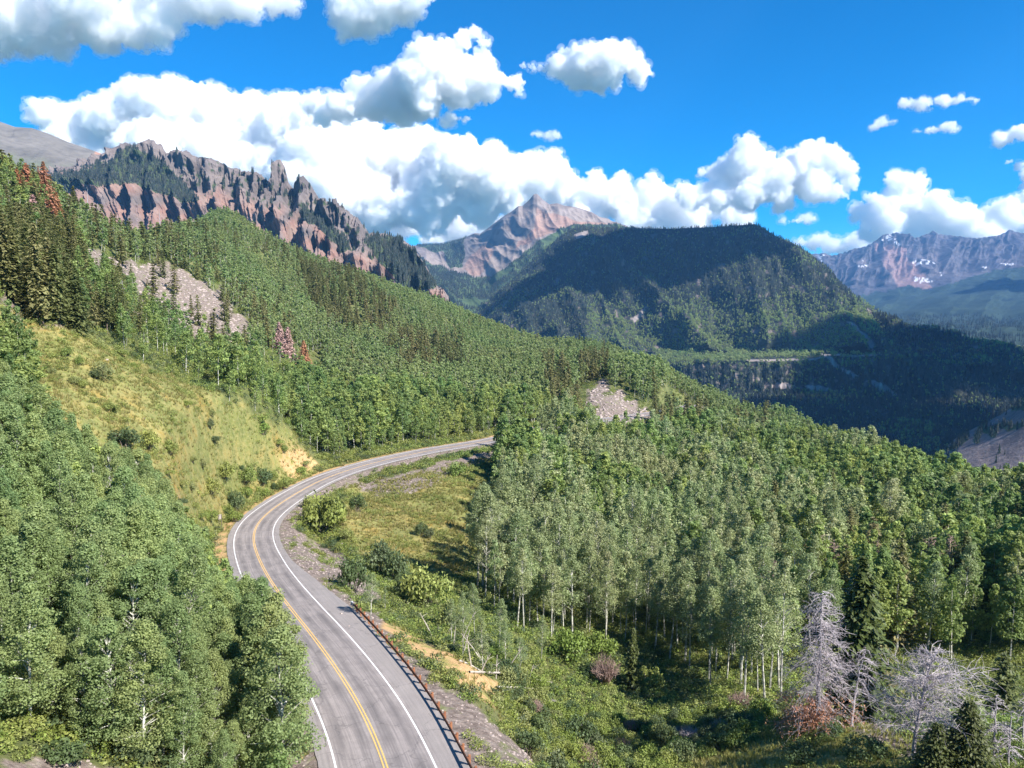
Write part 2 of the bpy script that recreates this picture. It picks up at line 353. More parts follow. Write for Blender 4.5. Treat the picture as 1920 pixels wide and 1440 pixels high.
def ground_sheet():
    ys = np.concatenate([np.linspace(-60, 34, 30), np.geomspace(36, 1350, 470)]); us = np.linspace(-.98, .98, 560)
    Y, U = np.meshgrid(ys, us, indexing='ij'); X = U * (Y + 95)
    Z = H(X, Y).reshape(X.shape)
    V = np.stack([X, Y, Z], -1).reshape(-1, 3)
    g, rock, dirt = zones(V)
    nu = len(us); i = np.arange(len(ys) - 1)[:, None] * nu + np.arange(nu - 1)[None]; i = i.ravel()
    F = np.stack([i, i + 1, i + nu + 1, i + nu], -1)
    col = np.zeros((len(V), 4)); col[:, 0] = g; col[:, 1] = rock; col[:, 2] = dirt; col[:, 3] = 1
    m = NT('ground_soil'); z = m.attr('zone'); s = m.n('ShaderNodeSeparateColor'); m.l(z.outputs['Color'], s.inputs[0])
    n1 = m.noise(.09, 6, .65); n2 = m.noise(1.3, 5, .7); n3 = m.noise(.35, 4, .6)
    forest = m.ramp(n1, [(.3, (.07, .085, .03)), (.5, (.11, .13, .04)), (.7, (.17, .17, .07))])
    forest = m.mix(m.ramp(n2, [(.45, (0, 0, 0)), (.7, (.6, .6, .6))]), forest, (.17, .14, .07))
    grass = m.ramp(n1, [(.3, (.11, .135, .035)), (.45, (.18, .195, .05)), (.54, (.29, .245, .08)), (.62, (.28, .18, .035)), (.74, (.36, .25, .15))])
    grass = m.mix(m.ramp(n3, [(.38, (.8, .8, .8)), (.58, (0, 0, 0))]), grass, (.12, .14, .04))
    grass = m.mix(m.ramp(n2, [(.4, (0, 0, 0)), (.75, (.7, .7, .7))]), grass, (.37, .32, .14))
    rockc = m.ramp(n2, [(.3, (.16, .12, .10)), (.5, (.28, .22, .185)), (.7, (.41, .34, .29))])
    vor = m.n('ShaderNodeTexVoronoi'); vor.inputs['Scale'].default_value = 1.1; m.l(m.pos(), vor.inputs['Vector'])
    rockc = m.mix(.45, rockc, m.mix(1, rockc, m.ramp(vor.outputs['Distance'], [(.1, (1, 1, 1)), (.6, (.25, .25, .25))]), 'MULTIPLY'))
    rockc = m.mix(m.ramp(n3, [(.55, (0, 0, 0)), (.68, (.75, .75, .75))]), rockc, (.17, .2, .06))
    dirtc = m.ramp(n2, [(.3, (.42, .25, .11)), (.7, (.6, .4, .2))])
    dirtc = m.mix(m.ramp(n3, [(.5, (0, 0, 0)), (.62, (.8, .8, .8))]), dirtc, (.25, .25, .07))
    c = m.mix(s.outputs[0], forest, grass); c = m.mix(s.outputs[2], c, dirtc); c = m.mix(s.outputs[1], c, rockc)
    m.color(c); m.bump(m.noise(2.2, 5, .7), .8, .35)
    me = mesh_np('ground', V, [F], [m.mat], None, True, {'zone': col})
    tag(link('ground', me), kind='structure')
ground_sheet()

# ------------------------------------------------------------------ the road
def strip(name, o0, o1, lift, mat, i0=0, i1=None, n=2, kind='structure', ragged=0):
    """sheet along the centre line between two offsets"""
    i1 = i1 or len(RL); idx = np.arange(i0, i1); L = RL[idx]; Nn = RN[idx]
    f0 = np.broadcast_to(o0, (len(idx),)).astype(float); f1 = np.broadcast_to(o1, (len(idx),)).astype(float)
    if ragged: f0 = f0 + noise3(np.stack([idx / 2.3, idx * 0.], -1), 3) * ragged; f1 = f1 + noise3(np.stack([idx / 2.1, idx * 0.], -1), 8) * ragged
    t = np.linspace(0, 1, n)[None]; o = f0[:, None] * (1 - t) + f1[:, None] * t
    V = np.zeros((len(idx), n, 3)); V[..., :2] = L[:, None, :2] + Nn[:, None] * o[..., None]; V[..., 2] = L[:, None, 2] + lift
    V = V.reshape(-1, 3); i = (np.arange(len(idx) - 1)[:, None] * n + np.arange(n - 1)[None]).ravel()
    F = np.stack([i, i + 1, i + n + 1, i + n], -1)
    me = mesh_np(name, V, [F], [mat], None, True, {'off': o.ravel(), 'along': np.repeat(idx.astype(float), n)})
    return me
def asphalt():
    m = NT('asphalt'); o = m.attr('off').outputs['Fac']
    # long wheel tracks, tar and patches along the lane
    nz = m.noise(.12, 4, .6); n2 = m.noise(9, 3, .7); n3 = m.noise(.5, 5, .65)
    a = m.math('ABSOLUTE', m.math('SUBTRACT', m.math('ABSOLUTE', m.math('SUBTRACT', m.math('ABSOLUTE', o), 1.85)), .85))
    tr = m.math('SUBTRACT', 1, m.math('MULTIPLY', a, 1.5), clamp=True)
    cx = m.n('ShaderNodeCombineXYZ'); m.l(m.math('MULTIPLY', o, 5.5), cx.inputs[0]); m.l(m.math('MULTIPLY', m.attr('along').outputs['Fac'], .12), cx.inputs[1])
    st = m.noise(1.0, 4, .65, cx.outputs[0])
    base = m.ramp(n3, [(.3, (.27, .235, .22)), (.6, (.35, .305, .285)), (.8, (.41, .36, .335))])
    f = m.math('MULTIPLY', tr, m.ramp(nz, [(.35, (.15, .15, .15)), (.65, (.85, .85, .85))]))
    c = m.mix(m.math('MULTIPLY', f, .95), base, (.12, .108, .108))
    c = m.mix(m.ramp(st, [(.42, (0, 0, 0)), (.68, (.65, .65, .65))]), c, (.15, .135, .132)); c = m.mix(m.ramp(st, [(.25, (.4, .4, .4)), (.42, (0, 0, 0))]), c, (.42, .38, .36))
    sh = m.math('GREATER_THAN', m.math('ABSOLUTE', o), 4.1)
    c = m.mix(m.math('MULTIPLY', sh, .55), c, m.mix(.5, (.33, .29, .265), (.27, .25, .24)))
    c = m.mix(.25, c, m.mix(1, c, m.ramp(n2, [(.3, (.4, .4, .4)), (.7, (1, 1, 1))]), 'MULTIPLY'))
    # sealed cracks running across and along
    w = m.n('ShaderNodeTexVoronoi', feature='DISTANCE_TO_EDGE'); w.inputs['Scale'].default_value = .16; w.inputs['Randomness'].default_value = 1
    mp = m.n('ShaderNodeVectorMath', operation='ADD'); m.l(m.pos(), mp.inputs[0])
    nv = m.n('ShaderNodeTexNoise'); nv.inputs['Scale'].default_value = .8; m.l(m.pos(), nv.inputs['Vector'])
    sc = m.n('ShaderNodeVectorMath', operation='SCALE'); sc.inputs['Scale'].default_value = 2.2; m.l(nv.outputs['Color'], sc.inputs[0]); m.l(sc.outputs[0], mp.inputs[1]); m.l(mp.outputs[0], w.inputs['Vector'])
    cr = m.math('LESS_THAN', w.outputs['Distance'], .008)
    c = m.mix(m.math('MULTIPLY', cr, .28), c, (.05, .048, .05))
    m.color(c); m.b.inputs['Roughness'].default_value = .8; m.bump(n2, .3, .02); return m.mat
idx = np.arange(len(RL))
# paved width: shoulder widens beside the guardrail
rshoulder = np.interp(RL[:, 1], [0, 60, 95, 112, 130, 300], [6.0, 6.2, 6.9, 6.2, 4.9, 4.7])
tag(link('road', strip('road', -4.9, rshoulder, .03, asphalt(), n=9, ragged=.22)), kind='structure')
def paint(name, c, wear):
    m = NT(name); n = m.noise(7, 5, .75); n2 = m.noise(.6, 3)
    m.color(m.mix(m.math('MULTIPLY', m.ramp(n, [(.5, (0, 0, 0)), (.72, (1, 1, 1))]), m.math('MULTIPLY', n2, wear)), c, (.2, .18, .17))); m.b.inputs['Roughness'].default_value = .6
    return m.mat
WHITE = paint('white_road_paint', (.82, .80, .78), 1.2); YEL = paint('yellow_road_paint', (.80, .47, .11), .9)
for o0, o1, mt in ((-3.72, -3.57, WHITE), (3.57, 3.72, WHITE), (-.185, -.085, YEL), (.085, .185, YEL)):
    tag(link('road_marking', strip('road_marking', o0, o1, .036, mt)), kind='structure')

# ------------------------------------------------------------------ landforms behind
LAND = {}
def loft(name, curves, px0, px1, dpx, mat, amp, lam, ribs=(), zonef=None, back=(1.2, 260), smooth=False, seed=1, segs=None, jag=None):
    """terrain between outlines; a curve is [(px,py,distance),...] seen from the camera, first is the skyline"""
    pxs = np.arange(px0, px1 + .1, dpx); rows = []; S = []
    cv = []
    for c in curves:
        c = np.array(c, float); cv.append((np.interp(pxs, c[:, 0], c[:, 1]), np.interp(pxs, c[:, 0], c[:, 2])))
    if jag is not None: cv[0] = (cv[0][0] + jag(pxs), cv[0][1])
    W = [P(pxs, a, b) for a, b in cv]
    b0 = W[0].copy(); b0[:, 0] *= back[0]; b0[:, 1] *= back[0]; b0[:, 2] -= back[1]
    nb = 5
    for k in range(nb):
        t = k / nb; q = b0 * (1 - t) + W[0] * t; q[:, 2] += 0; rows.append(q); S.append(-1 + t)
    for j in range(len(W) - 1):
        n = segs[j] if segs else 60
        for k in range(n):
            t = k / n; rows.append(W[j] * (1 - t) + W[j + 1] * t); S.append(j + t)
    rows.append(W[-1]); S.append(len(W) - 1)
    V = np.array(rows); S = np.array(S); nr, nc = V.shape[:2]
    ss = np.broadcast_to(S[:, None], (nr, nc)); pp = np.broadcast_to(pxs[None], (nr, nc))
    # displacement: ribs running downhill, then rock noise
    w = np.clip(ss * 3.0, .06, 1) * np.clip((len(W) - 1 - ss) * 3 + .3, 0, 1)
    d = np.zeros((nr, nc))
    for (ra, rl, skew, s0, s1) in ribs:
        q = np.stack([(pp + skew * ss) / rl, ss * .7], -1)
        r = .5 - np.abs(noise3(q, seed + 3)) * 2.2 + .35 * (.5 - np.abs(noise3(q * 2.3, seed + 4)) * 2)
        d += ra * r * np.clip((ss - s0) * 6, 0, 1) * np.clip((s1 - ss) * 6, 0, 1)
    V2 = V.copy(); Vd = V.reshape(-1, 3)
    d += (fbm(Vd / lam, 5, seed + 20, True).reshape(nr, nc) - .15) * amp * w
    V2[..., 1] -= d * .85; V2[..., 2] += d * .35 * np.clip(w, 0, .8)
    i = (np.arange(nr - 1)[:, None] * nc + np.arange(nc - 1)[None]).ravel()
    F = np.stack([i, i + nc, i + nc + 1, i + 1], -1)
    Vf = V2.reshape(-1, 3); X, Yp = PX(Vf); s_ = ss.ravel()
    col = np.zeros((len(Vf), 4)); col[:, 3] = 1
    if zonef is not None: col[:, :3] = zonef(X, Yp, s_, Vf)
    me = mesh_np(name, Vf, [F], [mat], None, smooth, {'zone': col})
    o = tag(link(name, me), kind='structure'); LAND[name] = (V2, pxs, S, col.reshape(nr, nc, 4)); return o
def rock_mat(name, r1, r2, r3, veg, red, nscale, bstr=.6):
    """zone: R vegetation, G second rock colour, B scree/snow"""
    m = NT(name); z = m.attr('zone'); s = m.n('ShaderNodeSeparateColor'); m.l(z.outputs['Color'], s.inputs[0])
    mp = m.n('ShaderNodeMapping'); mp.inputs['Scale'].default_value = (1, 1, .35); m.l(m.pos(), mp.inputs['Vector'])
    n1 = m.noise(nscale, 7, .68, mp.outputs[0]); n2 = m.noise(nscale * 6, 5, .7, mp.outputs[0]); n3 = m.noise(nscale * 1.7, 5, .6)
    c = m.ramp(n1, [(.32, r1), (.5, r2), (.68, r3)])
    c = m.mix(m.math('MULTIPLY', s.outputs[1], 1), c, m.ramp(n3, [(.35, red[0]), (.65, red[1])]))
    c = m.mix(m.ramp(n2, [(.3, (.45, .45, .45)), (.55, (0, 0, 0))]), c, tuple(v * .45 for v in r1))
    c = m.mix(s.outputs[2], c, m.ramp(n3, [(.3, (.24, .20, .18)), (.7, (.33, .275, .25))]) if len(red) < 3 else red[2])
    c = m.mix(s.outputs[0], c, m.ramp(n3, [(.35, veg[0]), (.65, veg[1])]))
    m.color(c); m.bump(n2, bstr, 6 if nscale < .01 else 2); return m.mat
def nz(x, y, l, s): return noise3(np.stack([x / l, y / l], -1), s)

# grey bald mountain, far left
MATG = rock_mat('grey_mountain_rock', (.135, .12, .10), (.18, .16, .135), (.22, .195, .165), ((.09, .13, .06), (.15, .17, .08)), ((.45, .22, .14), (.40, .26, .18)), .004, .3)
loft('gray_mountain', [[(-400,160,3800),(-300,190,3700),(0,228,3600),(28,238,3600),(60,240,3600),(90,250,3600),(130,267,3600),(165,279,3550),(190,288,3500),(215,283,3450),(240,285,3400),(330,310,3400)],
  [(-400,300,3100),(0,290,3100),(150,330,3000),(330,350,3000)],[(-400,430,2600),(330,430,2600)]], -400, 330, 2.5, MATG, 34, 300, [(26,70,40,0,2)],
  lambda x, y, s, v: np.stack([np.clip((s - .75) * 1.5 + nz(x, y, 30, 2), 0, 1) * .8, inpoly(x, y, [(180,284),(215,280),(190,310),(150,330)]) * .8, s * 0], -1), segs=[50, 40], seed=31)

# jagged cliffs
def jagc(px):
    a = np.stack([px / 14., px * 0], -1); b = np.stack([px / 5., px * 0 + 5], -1)
    j = np.abs(noise3(a * .6, 3)) * 40 - 9 + np.abs(noise3(b, 6)) * 12
    w = np.interp(px, [255, 268, 330, 480, 640, 700, 740], [.05, 1, .55, .6, .9, .5, .25])
    for c, hw in ((520, 22), (571, 20)): w = w * (1 - .85 * np.exp(-((px - c) / hw) ** 2))
    return j * w
CLIFF_R = [(40,335,2700),(120,318,2650),(190,290,2600),(210,278,2550),(235,267,2520),(262,276,2480),(272,266,2450),(300,272,2420),(312,286,2400),(340,284,2380),(355,287,2360),(372,300,2340),(385,297,2330),(410,306,2300),(430,316,2280),(455,323,2250),(480,326,2230),(500,336,2200),(510,343,2190),(512,320,2190),(518,300,2190),(526,299,2190),(534,314,2190),(541,345,2185),(553,354,2170),(560,338,2165),(568,328,2160),(577,340,2155),(590,362,2130),(605,376,2120),(616,371,2100),(630,377,2080),(640,389,2060),(655,402,2040),(670,412,2020),(680,426,2010),(692,438,2000),(720,440,2150),(745,445,2150),(765,457,2120),(780,472,2050),(800,502,2000),(820,540,1900),(845,565,1900)]
CLIFF_VEG = [[(150,345),(200,305),(237,272),(262,282),(300,300),(330,330),(372,372),(365,380),(330,372),(300,360),(235,345),(190,348)],[(560,380),(600,405),(640,440),(660,470),(640,470),(600,430),(570,410)],[(690,440),(750,445),(780,480),(820,540),(760,545),(720,500),(690,465)],[(40,340),(150,320),(200,300),(150,352),(90,370),(40,380)]]
MATC = rock_mat('cliff_rock', (.10, .085, .08), (.17, .14, .13), (.23, .19, .17), ((.04, .06, .03), (.075, .095, .045)), ((.25, .14, .11), (.28, .195, .16)), .012, .8)
def zc(x, y, s, v):
    veg = np.zeros(len(x), bool)
    for q in CLIFF_VEG: veg |= soft(x, y, q, 4)
    veg |= (s > .05) & (s < 1.15) & (nz(x, y, 9, 8) > .22) & (x > 330)
    low = np.clip((s - .85) * 3, 0, 1) * np.clip(.75 + nz(x, y, 30, 4) * 2, 0, 1)
    return np.stack([veg * 1., low, s * 0], -1)
loft('rocky_cliffs', [CLIFF_R, [(40,345,2450),(150,345,2400),(250,342,2350),(300,350,2330),(350,368,2300),(450,380,2180),(520,395,2090),(600,430,2020),(680,480,1930),(760,505,1960),(820,548,1850),(845,570,1850)],
  [(40,420,2200),(150,395,2100),(250,440,2050),(400,480,1950),(500,490,1900),(600,520,1820),(700,560,1750),(845,610,1650)]], 40, 845, .8, MATC, 34, 55,
  [(75,40,6,.0,1.5),(85,46,10,.75,2.5),(22,11,2,.02,2.5)], zc, (1.06, 160), seed=41, segs=[70, 90], jag=jagc)

# red peak
RED_R = [(700,480,7000),(760,462,7000),(780,460,7000),(830,457,6600),(870,446,6200),(890,437,6000),(900,438,5900),(912,430,5800),(930,416,5700),(945,405,5600),(960,396,5550),(972,386,5500),(980,386,5500),(993,374,5500),(1000,365,5500),(1007,363,5500),(1017,374,5500),(1030,383,5500),(1045,381,5450),(1060,386,5400),(1078,388,5400),(1090,391,5400),(1110,398,5350),(1125,407,5300),(1140,410,5300),(1152,417,5300),(1260,450,5200)]
SCREE = [(740,450),(830,475),(850,505),(862,500),(880,425),(930,395),(1000,350),(1060,360),(1160,395),(1200,425),(1150,422),(1130,422),(1085,420),(1050,428),(1000,462),(950,500),(905,525),(890,520),(860,512),(800,490)]
RED2 = [[(1000,385),(1030,400),(1060,410),(1150,420),(1090,425),(1050,428),(1005,450),(960,470),(1000,430)],[(860,505),(900,460),(930,470),(900,520)]]
def zr(x, y, s, v):
    sc = soft(x, y, SCREE, 4); red = np.zeros(len(x), bool)
    for q in RED2: red |= soft(x, y, q, 4)
    return np.stack([(~sc) * 1., red * .85, (sc & (nz(x, y, 14, 3) > .0) & ~red) * .5], -1)
MATR = rock_mat('red_peak_rock', (.17, .14, .125), (.235, .19, .165), (.29, .235, .205), ((.04, .065, .035), (.09, .13, .05)), ((.30, .17, .125), (.34, .225, .175)), .004, .6)
loft('red_peak', [RED_R, [(700,500,6400),(800,480,6000),(850,500,5600),(900,470,5500),(950,455,5200),(1000,430,5000),(1050,425,4900),(1150,440,4900),(1260,460,4800)],
  [(700,540,4600),(800,530,4400),(850,530,4400),(900,540,4400),(1000,500,4400),(1100,450,4500),(1260,480,4500)],[(700,620,3600),(860,600,3600),(1000,580,3700),(1260,600,3700)]], 700, 1260, 1.6, MATR, 70, 600,
  [(75,60,-50,0,3),(22,23,-16,.02,2)], zr, (1.15, 400), seed=52, segs=[45, 45, 40])

# forested middle mountain, its lower bench, cliff band and canyon
MID_R = [(780,640,4300),(830,612,4300),(870,590,4250),(900,572,4200),(960,525,4100),(1020,468,4000),(1060,436,3900),(1090,424,3850),(1130,427,3800),(1160,427,3700),(1250,429,3550),(1330,426,3400),(1380,423,3280),(1415,420,3200),(1432,428,3150),(1455,443,3100),(1480,452,3050),(1510,470,3000),(1532,492,2950),(1560,518,2880),(1600,552,2800),(1650,586,2700),(1700,612,2600),(1750,628,2550),(1830,645,2500),(1920,655,2450),(2300,660,2400)]
MID_M = [(780,650,3000),(860,625,2900),(1000,640,2700),(1150,655,2500),(1300,665,2350),(1450,655,2250),(1550,660,2150),(1650,672,2100),(1750,680,2000),(1830,700,1950),(1920,715,1900),(2300,720,1800)]
MID_B = [(780,700,2600),(1000,690,2400),(1200,690,2200),(1300,678,2080),(1400,680,2000),(1500,678,1950),(1560,668,1930),(1640,664,1920),(1680,672,1900),(1720,700,1850),(1830,740,1750),(1920,760,1700),(2300,780,1600)]
MID_C = [(780,740,2500),(1200,720,2100),(1300,728,1980),(1400,738,1900),(1500,742,1850),(1600,730,1850),(1700,740,1800),(1830,790,1600),(1920,810,1500),(2300,850,1400)]
MID_F = [(780,900,1800),(1200,860,1500),(1400,860,1400),(1600,880,1300),(1800,900,1200),(1920,900,1150),(2300,950,1100)]
MIDSCREE = [[(1180,600),(1213,572),(1205,590),(1190,605)],[(1430,722),(1470,716),(1500,728),(1460,730)],[(1500,722),(1540,722),(1570,735),(1530,735)],[(1584,601),(1600,606),(1640,640),(1638,660),(1610,625)],[(1620,713),(1650,716),(1670,728),(1690,742),(1650,732)],[(1075,440),(1100,432),(1105,440),(1080,450)]]
def zm(x, y, s, v):
    rk = np.zeros(len(x), bool)
    for q in MIDSCREE: rk |= soft(x, y, q, 2)
    band = (s > 2.05) & (s < 2.95) & (x > 1290) & (x < 1690) & (nz(x, y, 11, 6) > .2)
    cliff = (s > .05) & (s < 1) & (nz(x, y, 14, 9) > .3)
    roadcut = (np.abs(y - np.interp(x, [1380, 1530, 1560, 1600, 1650], [676, 674, 664, 668, 664])) < 2.0) & (x > 1400) & (x < 1690)
    bright = soft(x, y, [(1535,660),(1560,668),(1580,690),(1610,705),(1600,708),(1560,685)], 2)
    meadow = ((x > 1840) & (np.abs(y - 630) < 4)) * 1.
    return np.stack([1 - (rk | band | cliff | roadcut | bright) * 1., (band | cliff) * .6, (rk | roadcut | bright) * 1.], -1)
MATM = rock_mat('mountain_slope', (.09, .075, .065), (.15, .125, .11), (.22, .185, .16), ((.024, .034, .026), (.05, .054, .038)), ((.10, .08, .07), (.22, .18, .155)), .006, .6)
loft('forested_mountain', [MID_R, MID_M, MID_B, MID_C, MID_F], 780, 2300, 2.2, MATM, 62, 260, [(150,150,-190,.03,1.15),(60,46,-70,.02,1.3),(26,20,0,1.9,3.1)], zm, (1.2, 300), seed=64, segs=[80, 30, 26, 30])

# far range with snow
FAR_R = [(1400,520,9800),(1480,500,9800),(1522,478,9700),(1545,476,9700),(1562,481,9700),(1600,468,9600),(1620,464,9500),(1640,454,9500),(1655,442,9500),(1680,437,9500),(1700,440,9500),(1716,447,9500),(1740,440,9500),(1750,434,9500),(1760,440,9500),(1800,444,9500),(1830,448,9500),(1870,443,9500),(1885,437,9500),(1894,431,9500),(1904,436,9500),(1930,441,9500),(2050,420,9500),(2150,445,9500),(2320,430,9500)]
def jagf(px): return np.abs(noise3(np.stack([px / 9., px * 0], -1), 3)) * 9 - 2
SNOW = [[(1660,445),(1668,440),(1690,455),(1690,462)],[(1708,490),(1745,487),(1752,494),(1715,500)],[(1710,520),(1740,522),(1760,530),(1715,530)],[(1608,498),(1626,497),(1625,502),(1608,502)],[(1832,498),(1852,499),(1848,504)],[(1870,495),(1905,493),(1900,499)],[(1528,480),(1548,478),(1540,490)],[(1650,450),(1665,446),(1670,455)],[(1760,508),(1770,512),(1765,518)],[(1930,490),(1990,486),(1980,498)]]
FTREE = [(1400,540),(1600,560),(1620,552),(1665,545),(1700,535),(1740,543),(1800,527),(1850,510),(1880,504),(1960,498),(2320,500)]
def zf(x, y, s, v):
    sn = np.zeros(len(x), bool)
    for q in SNOW: sn |= soft(x, y, q, 2)
    sn &= nz(x, y, 4, 12) > .02; sn |= (s < .9) & (nz(x * 2.2, y * .8, 9, 2) > .5)
    tl = np.interp(x, [a for a, b in FTREE], [b for a, b in FTREE]); tr = y > tl + nz(x, y, 12, 3) * 8
    return np.stack([tr & ~sn, soft(x, y, [(1640,460),(1690,460),(1750,540),(1680,530)], 6) * .8, sn * 1.], -1)
MATF = rock_mat('far_rock', (.045, .044, .06), (.085, .078, .09), (.15, .125, .13), ((.018, .032, .026), (.03, .048, .032)), ((.24, .14, .13), (.28, .19, .17), (.6, .6, .63)), .003, .8)
loft('far_mountain_range', [FAR_R, [(1400,530,9000),(1550,515,8800),(1650,500,8700),(1700,490,8700),(1800,500,8700),(1920,495,8700),(2320,500,8700)],[(1400,580,8000),(1560,575,7800),(1700,560,7600),(1800,540,7600),(1920,525,7600),(2320,530,7600)],
   [(1400,640,5200),(1560,628,5200),(1640,606,5000),(1750,612,5000),(1920,600,5000),(2320,610,5000)],[(1400,680,3200),(1600,650,3200),(1750,640,3100),(1920,664,3000),(2320,680,3000)]], 1400, 2320, 2, MATF, 230, 700,
   [(260,60,20,.02,1.6),(110,19,8,.02,1.5),(120,120,30,1.4,4)], zf, (1.1, 500), seed=73, segs=[50, 30, 30, 30], jag=jagf)

# talus slope across the canyon, lower right
loft('talus_slope', [[(1640,960,1150),(1720,880,1120),(1760,850,1100),(1800,815,1080),(1850,792,1050),(1920,752,1000),(2000,720,1000),(2300,640,1000)],[(1640,985,900),(1720,930,860),(1800,900,850),(1920,900,800),(2300,860,780)],[(1640,1060,700),(1920,1060,640),(2300,1040,620)]], 1640, 2300, 3,
   rock_mat('talus_rock', (.09, .075, .08), (.17, .14, .14), (.24, .20, .195), ((.045, .08, .035), (.08, .11, .05)), ((.3, .22, .2), (.36, .28, .26)), .03, .9), 16, 90, [(10,60,20,0,2)],
   lambda x, y, s, v: np.stack([(nz(x, y, 22, 3) > .05) & (y < np.interp(x, [1750, 1920, 2000], [860, 800, 790])), s * 0, s * 0], -1), (1.15, 150), seed=81, segs=[40, 20])
m = NT('valley_forest'); m.color(m.ramp(m.noise(.004, 6), [(.35, (.035, .06, .03)), (.7, (.08, .11, .05))]))
def plain():
    V = [(-40000, -3000, -395), (40000, -3000, -395), (40000, 60000, -395), (-40000, 60000, -395)]
    tag(link('valley_floor', mesh_np('valley_floor', V, [[(0, 1, 2, 3)]], [m.mat])), kind='structure')
plain()
print('terrain', round(time.time() - T0, 1))

# ------------------------------------------------------------------ plants: one mesh of each kind and size
def lump(mb, c, r, n, size, rng, m=0, flat=.8, tone=None, up=.35):
    """a clump of leaf faces round a point"""
    d = rng.normal(size=(n, 3)); d /= np.linalg.norm(d, axis=1)[:, None]
    rad = rng.uniform(.45, 1.08, n) ** .6
    C = np.asarray(c) + d * rad[:, None] * np.array([r, r, r * flat])
    N = d + rng.normal(size=(n, 3)) * .65 + np.array([0, 0, up])
    t = np.clip((rng.uniform(.2, .8) if tone is None else tone) + rng.normal(size=n) * .22, 0, 1)
    mb.quads(C, N, size * rng.uniform(.7, 1.35, n), rng, .62, m, t)
def aspen_parts(seed, Ht, leaves, lsize, crown_r=2.1, base=.34, sides=5, limbs=True, clumps=40, thin=1.0, taper=.6):
    rng = np.random.default_rng(seed); cr = MB(); tr = MB()
    lean = rng.normal(size=2) * .25; k = 7
    t = np.linspace(0, 1, k); wob = rng.normal(size=(k, 2)) * .07 * t[:, None]
    pts = np.stack([lean[0] * t + wob[:, 0], lean[1] * t + wob[:, 1], t * Ht * .96 - .3], -1)
    tr.tube(pts, np.interp(t, [0, 1], [.13, .025]) * (Ht / 13), sides)
    h = np.sort(rng.uniform(0, 1, clumps)) ; cc = []
    for i, q in enumerate(h):
        z = (base + (1 - base) * q) * Ht
        prof = crown_r * (np.sin(np.pi * min(1, (q * .86 + .16))) ** .7) * (1 - .35 * q)
        a = rng.uniform(0, 2 * np.pi); rr = prof * math.sqrt(rng.uniform(.12, 1))
        c = np.array([np.interp(z / Ht, t, pts[:, 0]) + math.cos(a) * rr, np.interp(z / Ht, t, pts[:, 1]) + math.sin(a) * rr, z + rng.uniform(-.3, .3)])
        r = rng.uniform(.5, .95) * (crown_r / 2.1) * (1.05 - .35 * q) * thin
        lump(cr, c, r, max(3, int(leaves / clumps)), lsize, rng)
        if limbs and i % 2 == 0:
            z0 = max(.2 * Ht, z - rng.uniform(.8, 1.8)); p0 = np.array([np.interp(z0 / Ht, t, pts[:, 0]), np.interp(z0 / Ht, t, pts[:, 1]), z0])
            tr.tube([p0, (p0 + c) / 2 + (0, 0, .1), c], [.05, .035, .012], 3)
    return cr, tr
def fir_parts(seed, Ht, R0, tiers=20, per=8, sprays=7, size=.34, droop=.35, bare=.08, sides=5, ragged=.3, m=0, s_pine=None):
    rng = np.random.default_rng(seed); cr = MB(); tr = MB()
    tr.tube([(0, 0, -.3), (rng.normal() * .06, rng.normal() * .06, Ht * .5), (0, 0, Ht)], [.19 * Ht / 14, .12 * Ht / 14, .015], sides)
    for i in range(tiers):
        q = (i + rng.uniform(-.3, .3)) / tiers; z = Ht * (bare + (1 - bare) * q); rr = R0 * (1 - q) ** (.8 if s_pine is None else s_pine) * (1.0 if q > .12 else .75) + .12
        n = max(4, int(per * (1 - .4 * q)))
        for j in range(n):
            a = j * 2 * np.pi / n + rng.uniform(-.4, .4) + i; L = rr * rng.uniform(1 - ragged * 1.3, 1 + ragged * .5)
            d = np.array([math.cos(a), math.sin(a)]); s = np.linspace(.12, 1, sprays)
            C = np.stack([d[0] * L * s, d[1] * L * s, z + L * (.12 * s - droop * s * s)], -1)
            C = np.repeat(C, 2, 0) + rng.normal(size=(sprays * 2, 3)) * (.10 + .05 * L)
            N = np.stack([d[0] * .35 + rng.normal(size=len(C)) * .45, d[1] * .35 + rng.normal(size=len(C)) * .45, np.full(len(C), .9)], -1)
            T = np.stack([np.full(len(C), d[0]), np.full(len(C), d[1]), np.full(len(C), -.35)], -1) + rng.normal(size=(len(C), 3)) * .5
            cr.quads(C, N, size * rng.uniform(.7, 1.3, len(C)) * (1.25 - .5 * q), rng, .42, m, np.clip(rng.uniform(.25, .75) + rng.normal(size=len(C)) * .2, 0, 1), T)
    return cr, tr
def joined(cr, tr, name, mats):
    mb = MB()
    for src, m in ((cr, 0), (tr, 1)):
        if not src.V: continue
        V = np.concatenate(src.V); F3 = np.concatenate(src.F3) if src.F3 else (); F4 = np.concatenate(src.F4) if src.F4 else ()
        mb.add(V, F3, F4, m, np.concatenate(src.tone))
    return mb.mesh(name, mats)
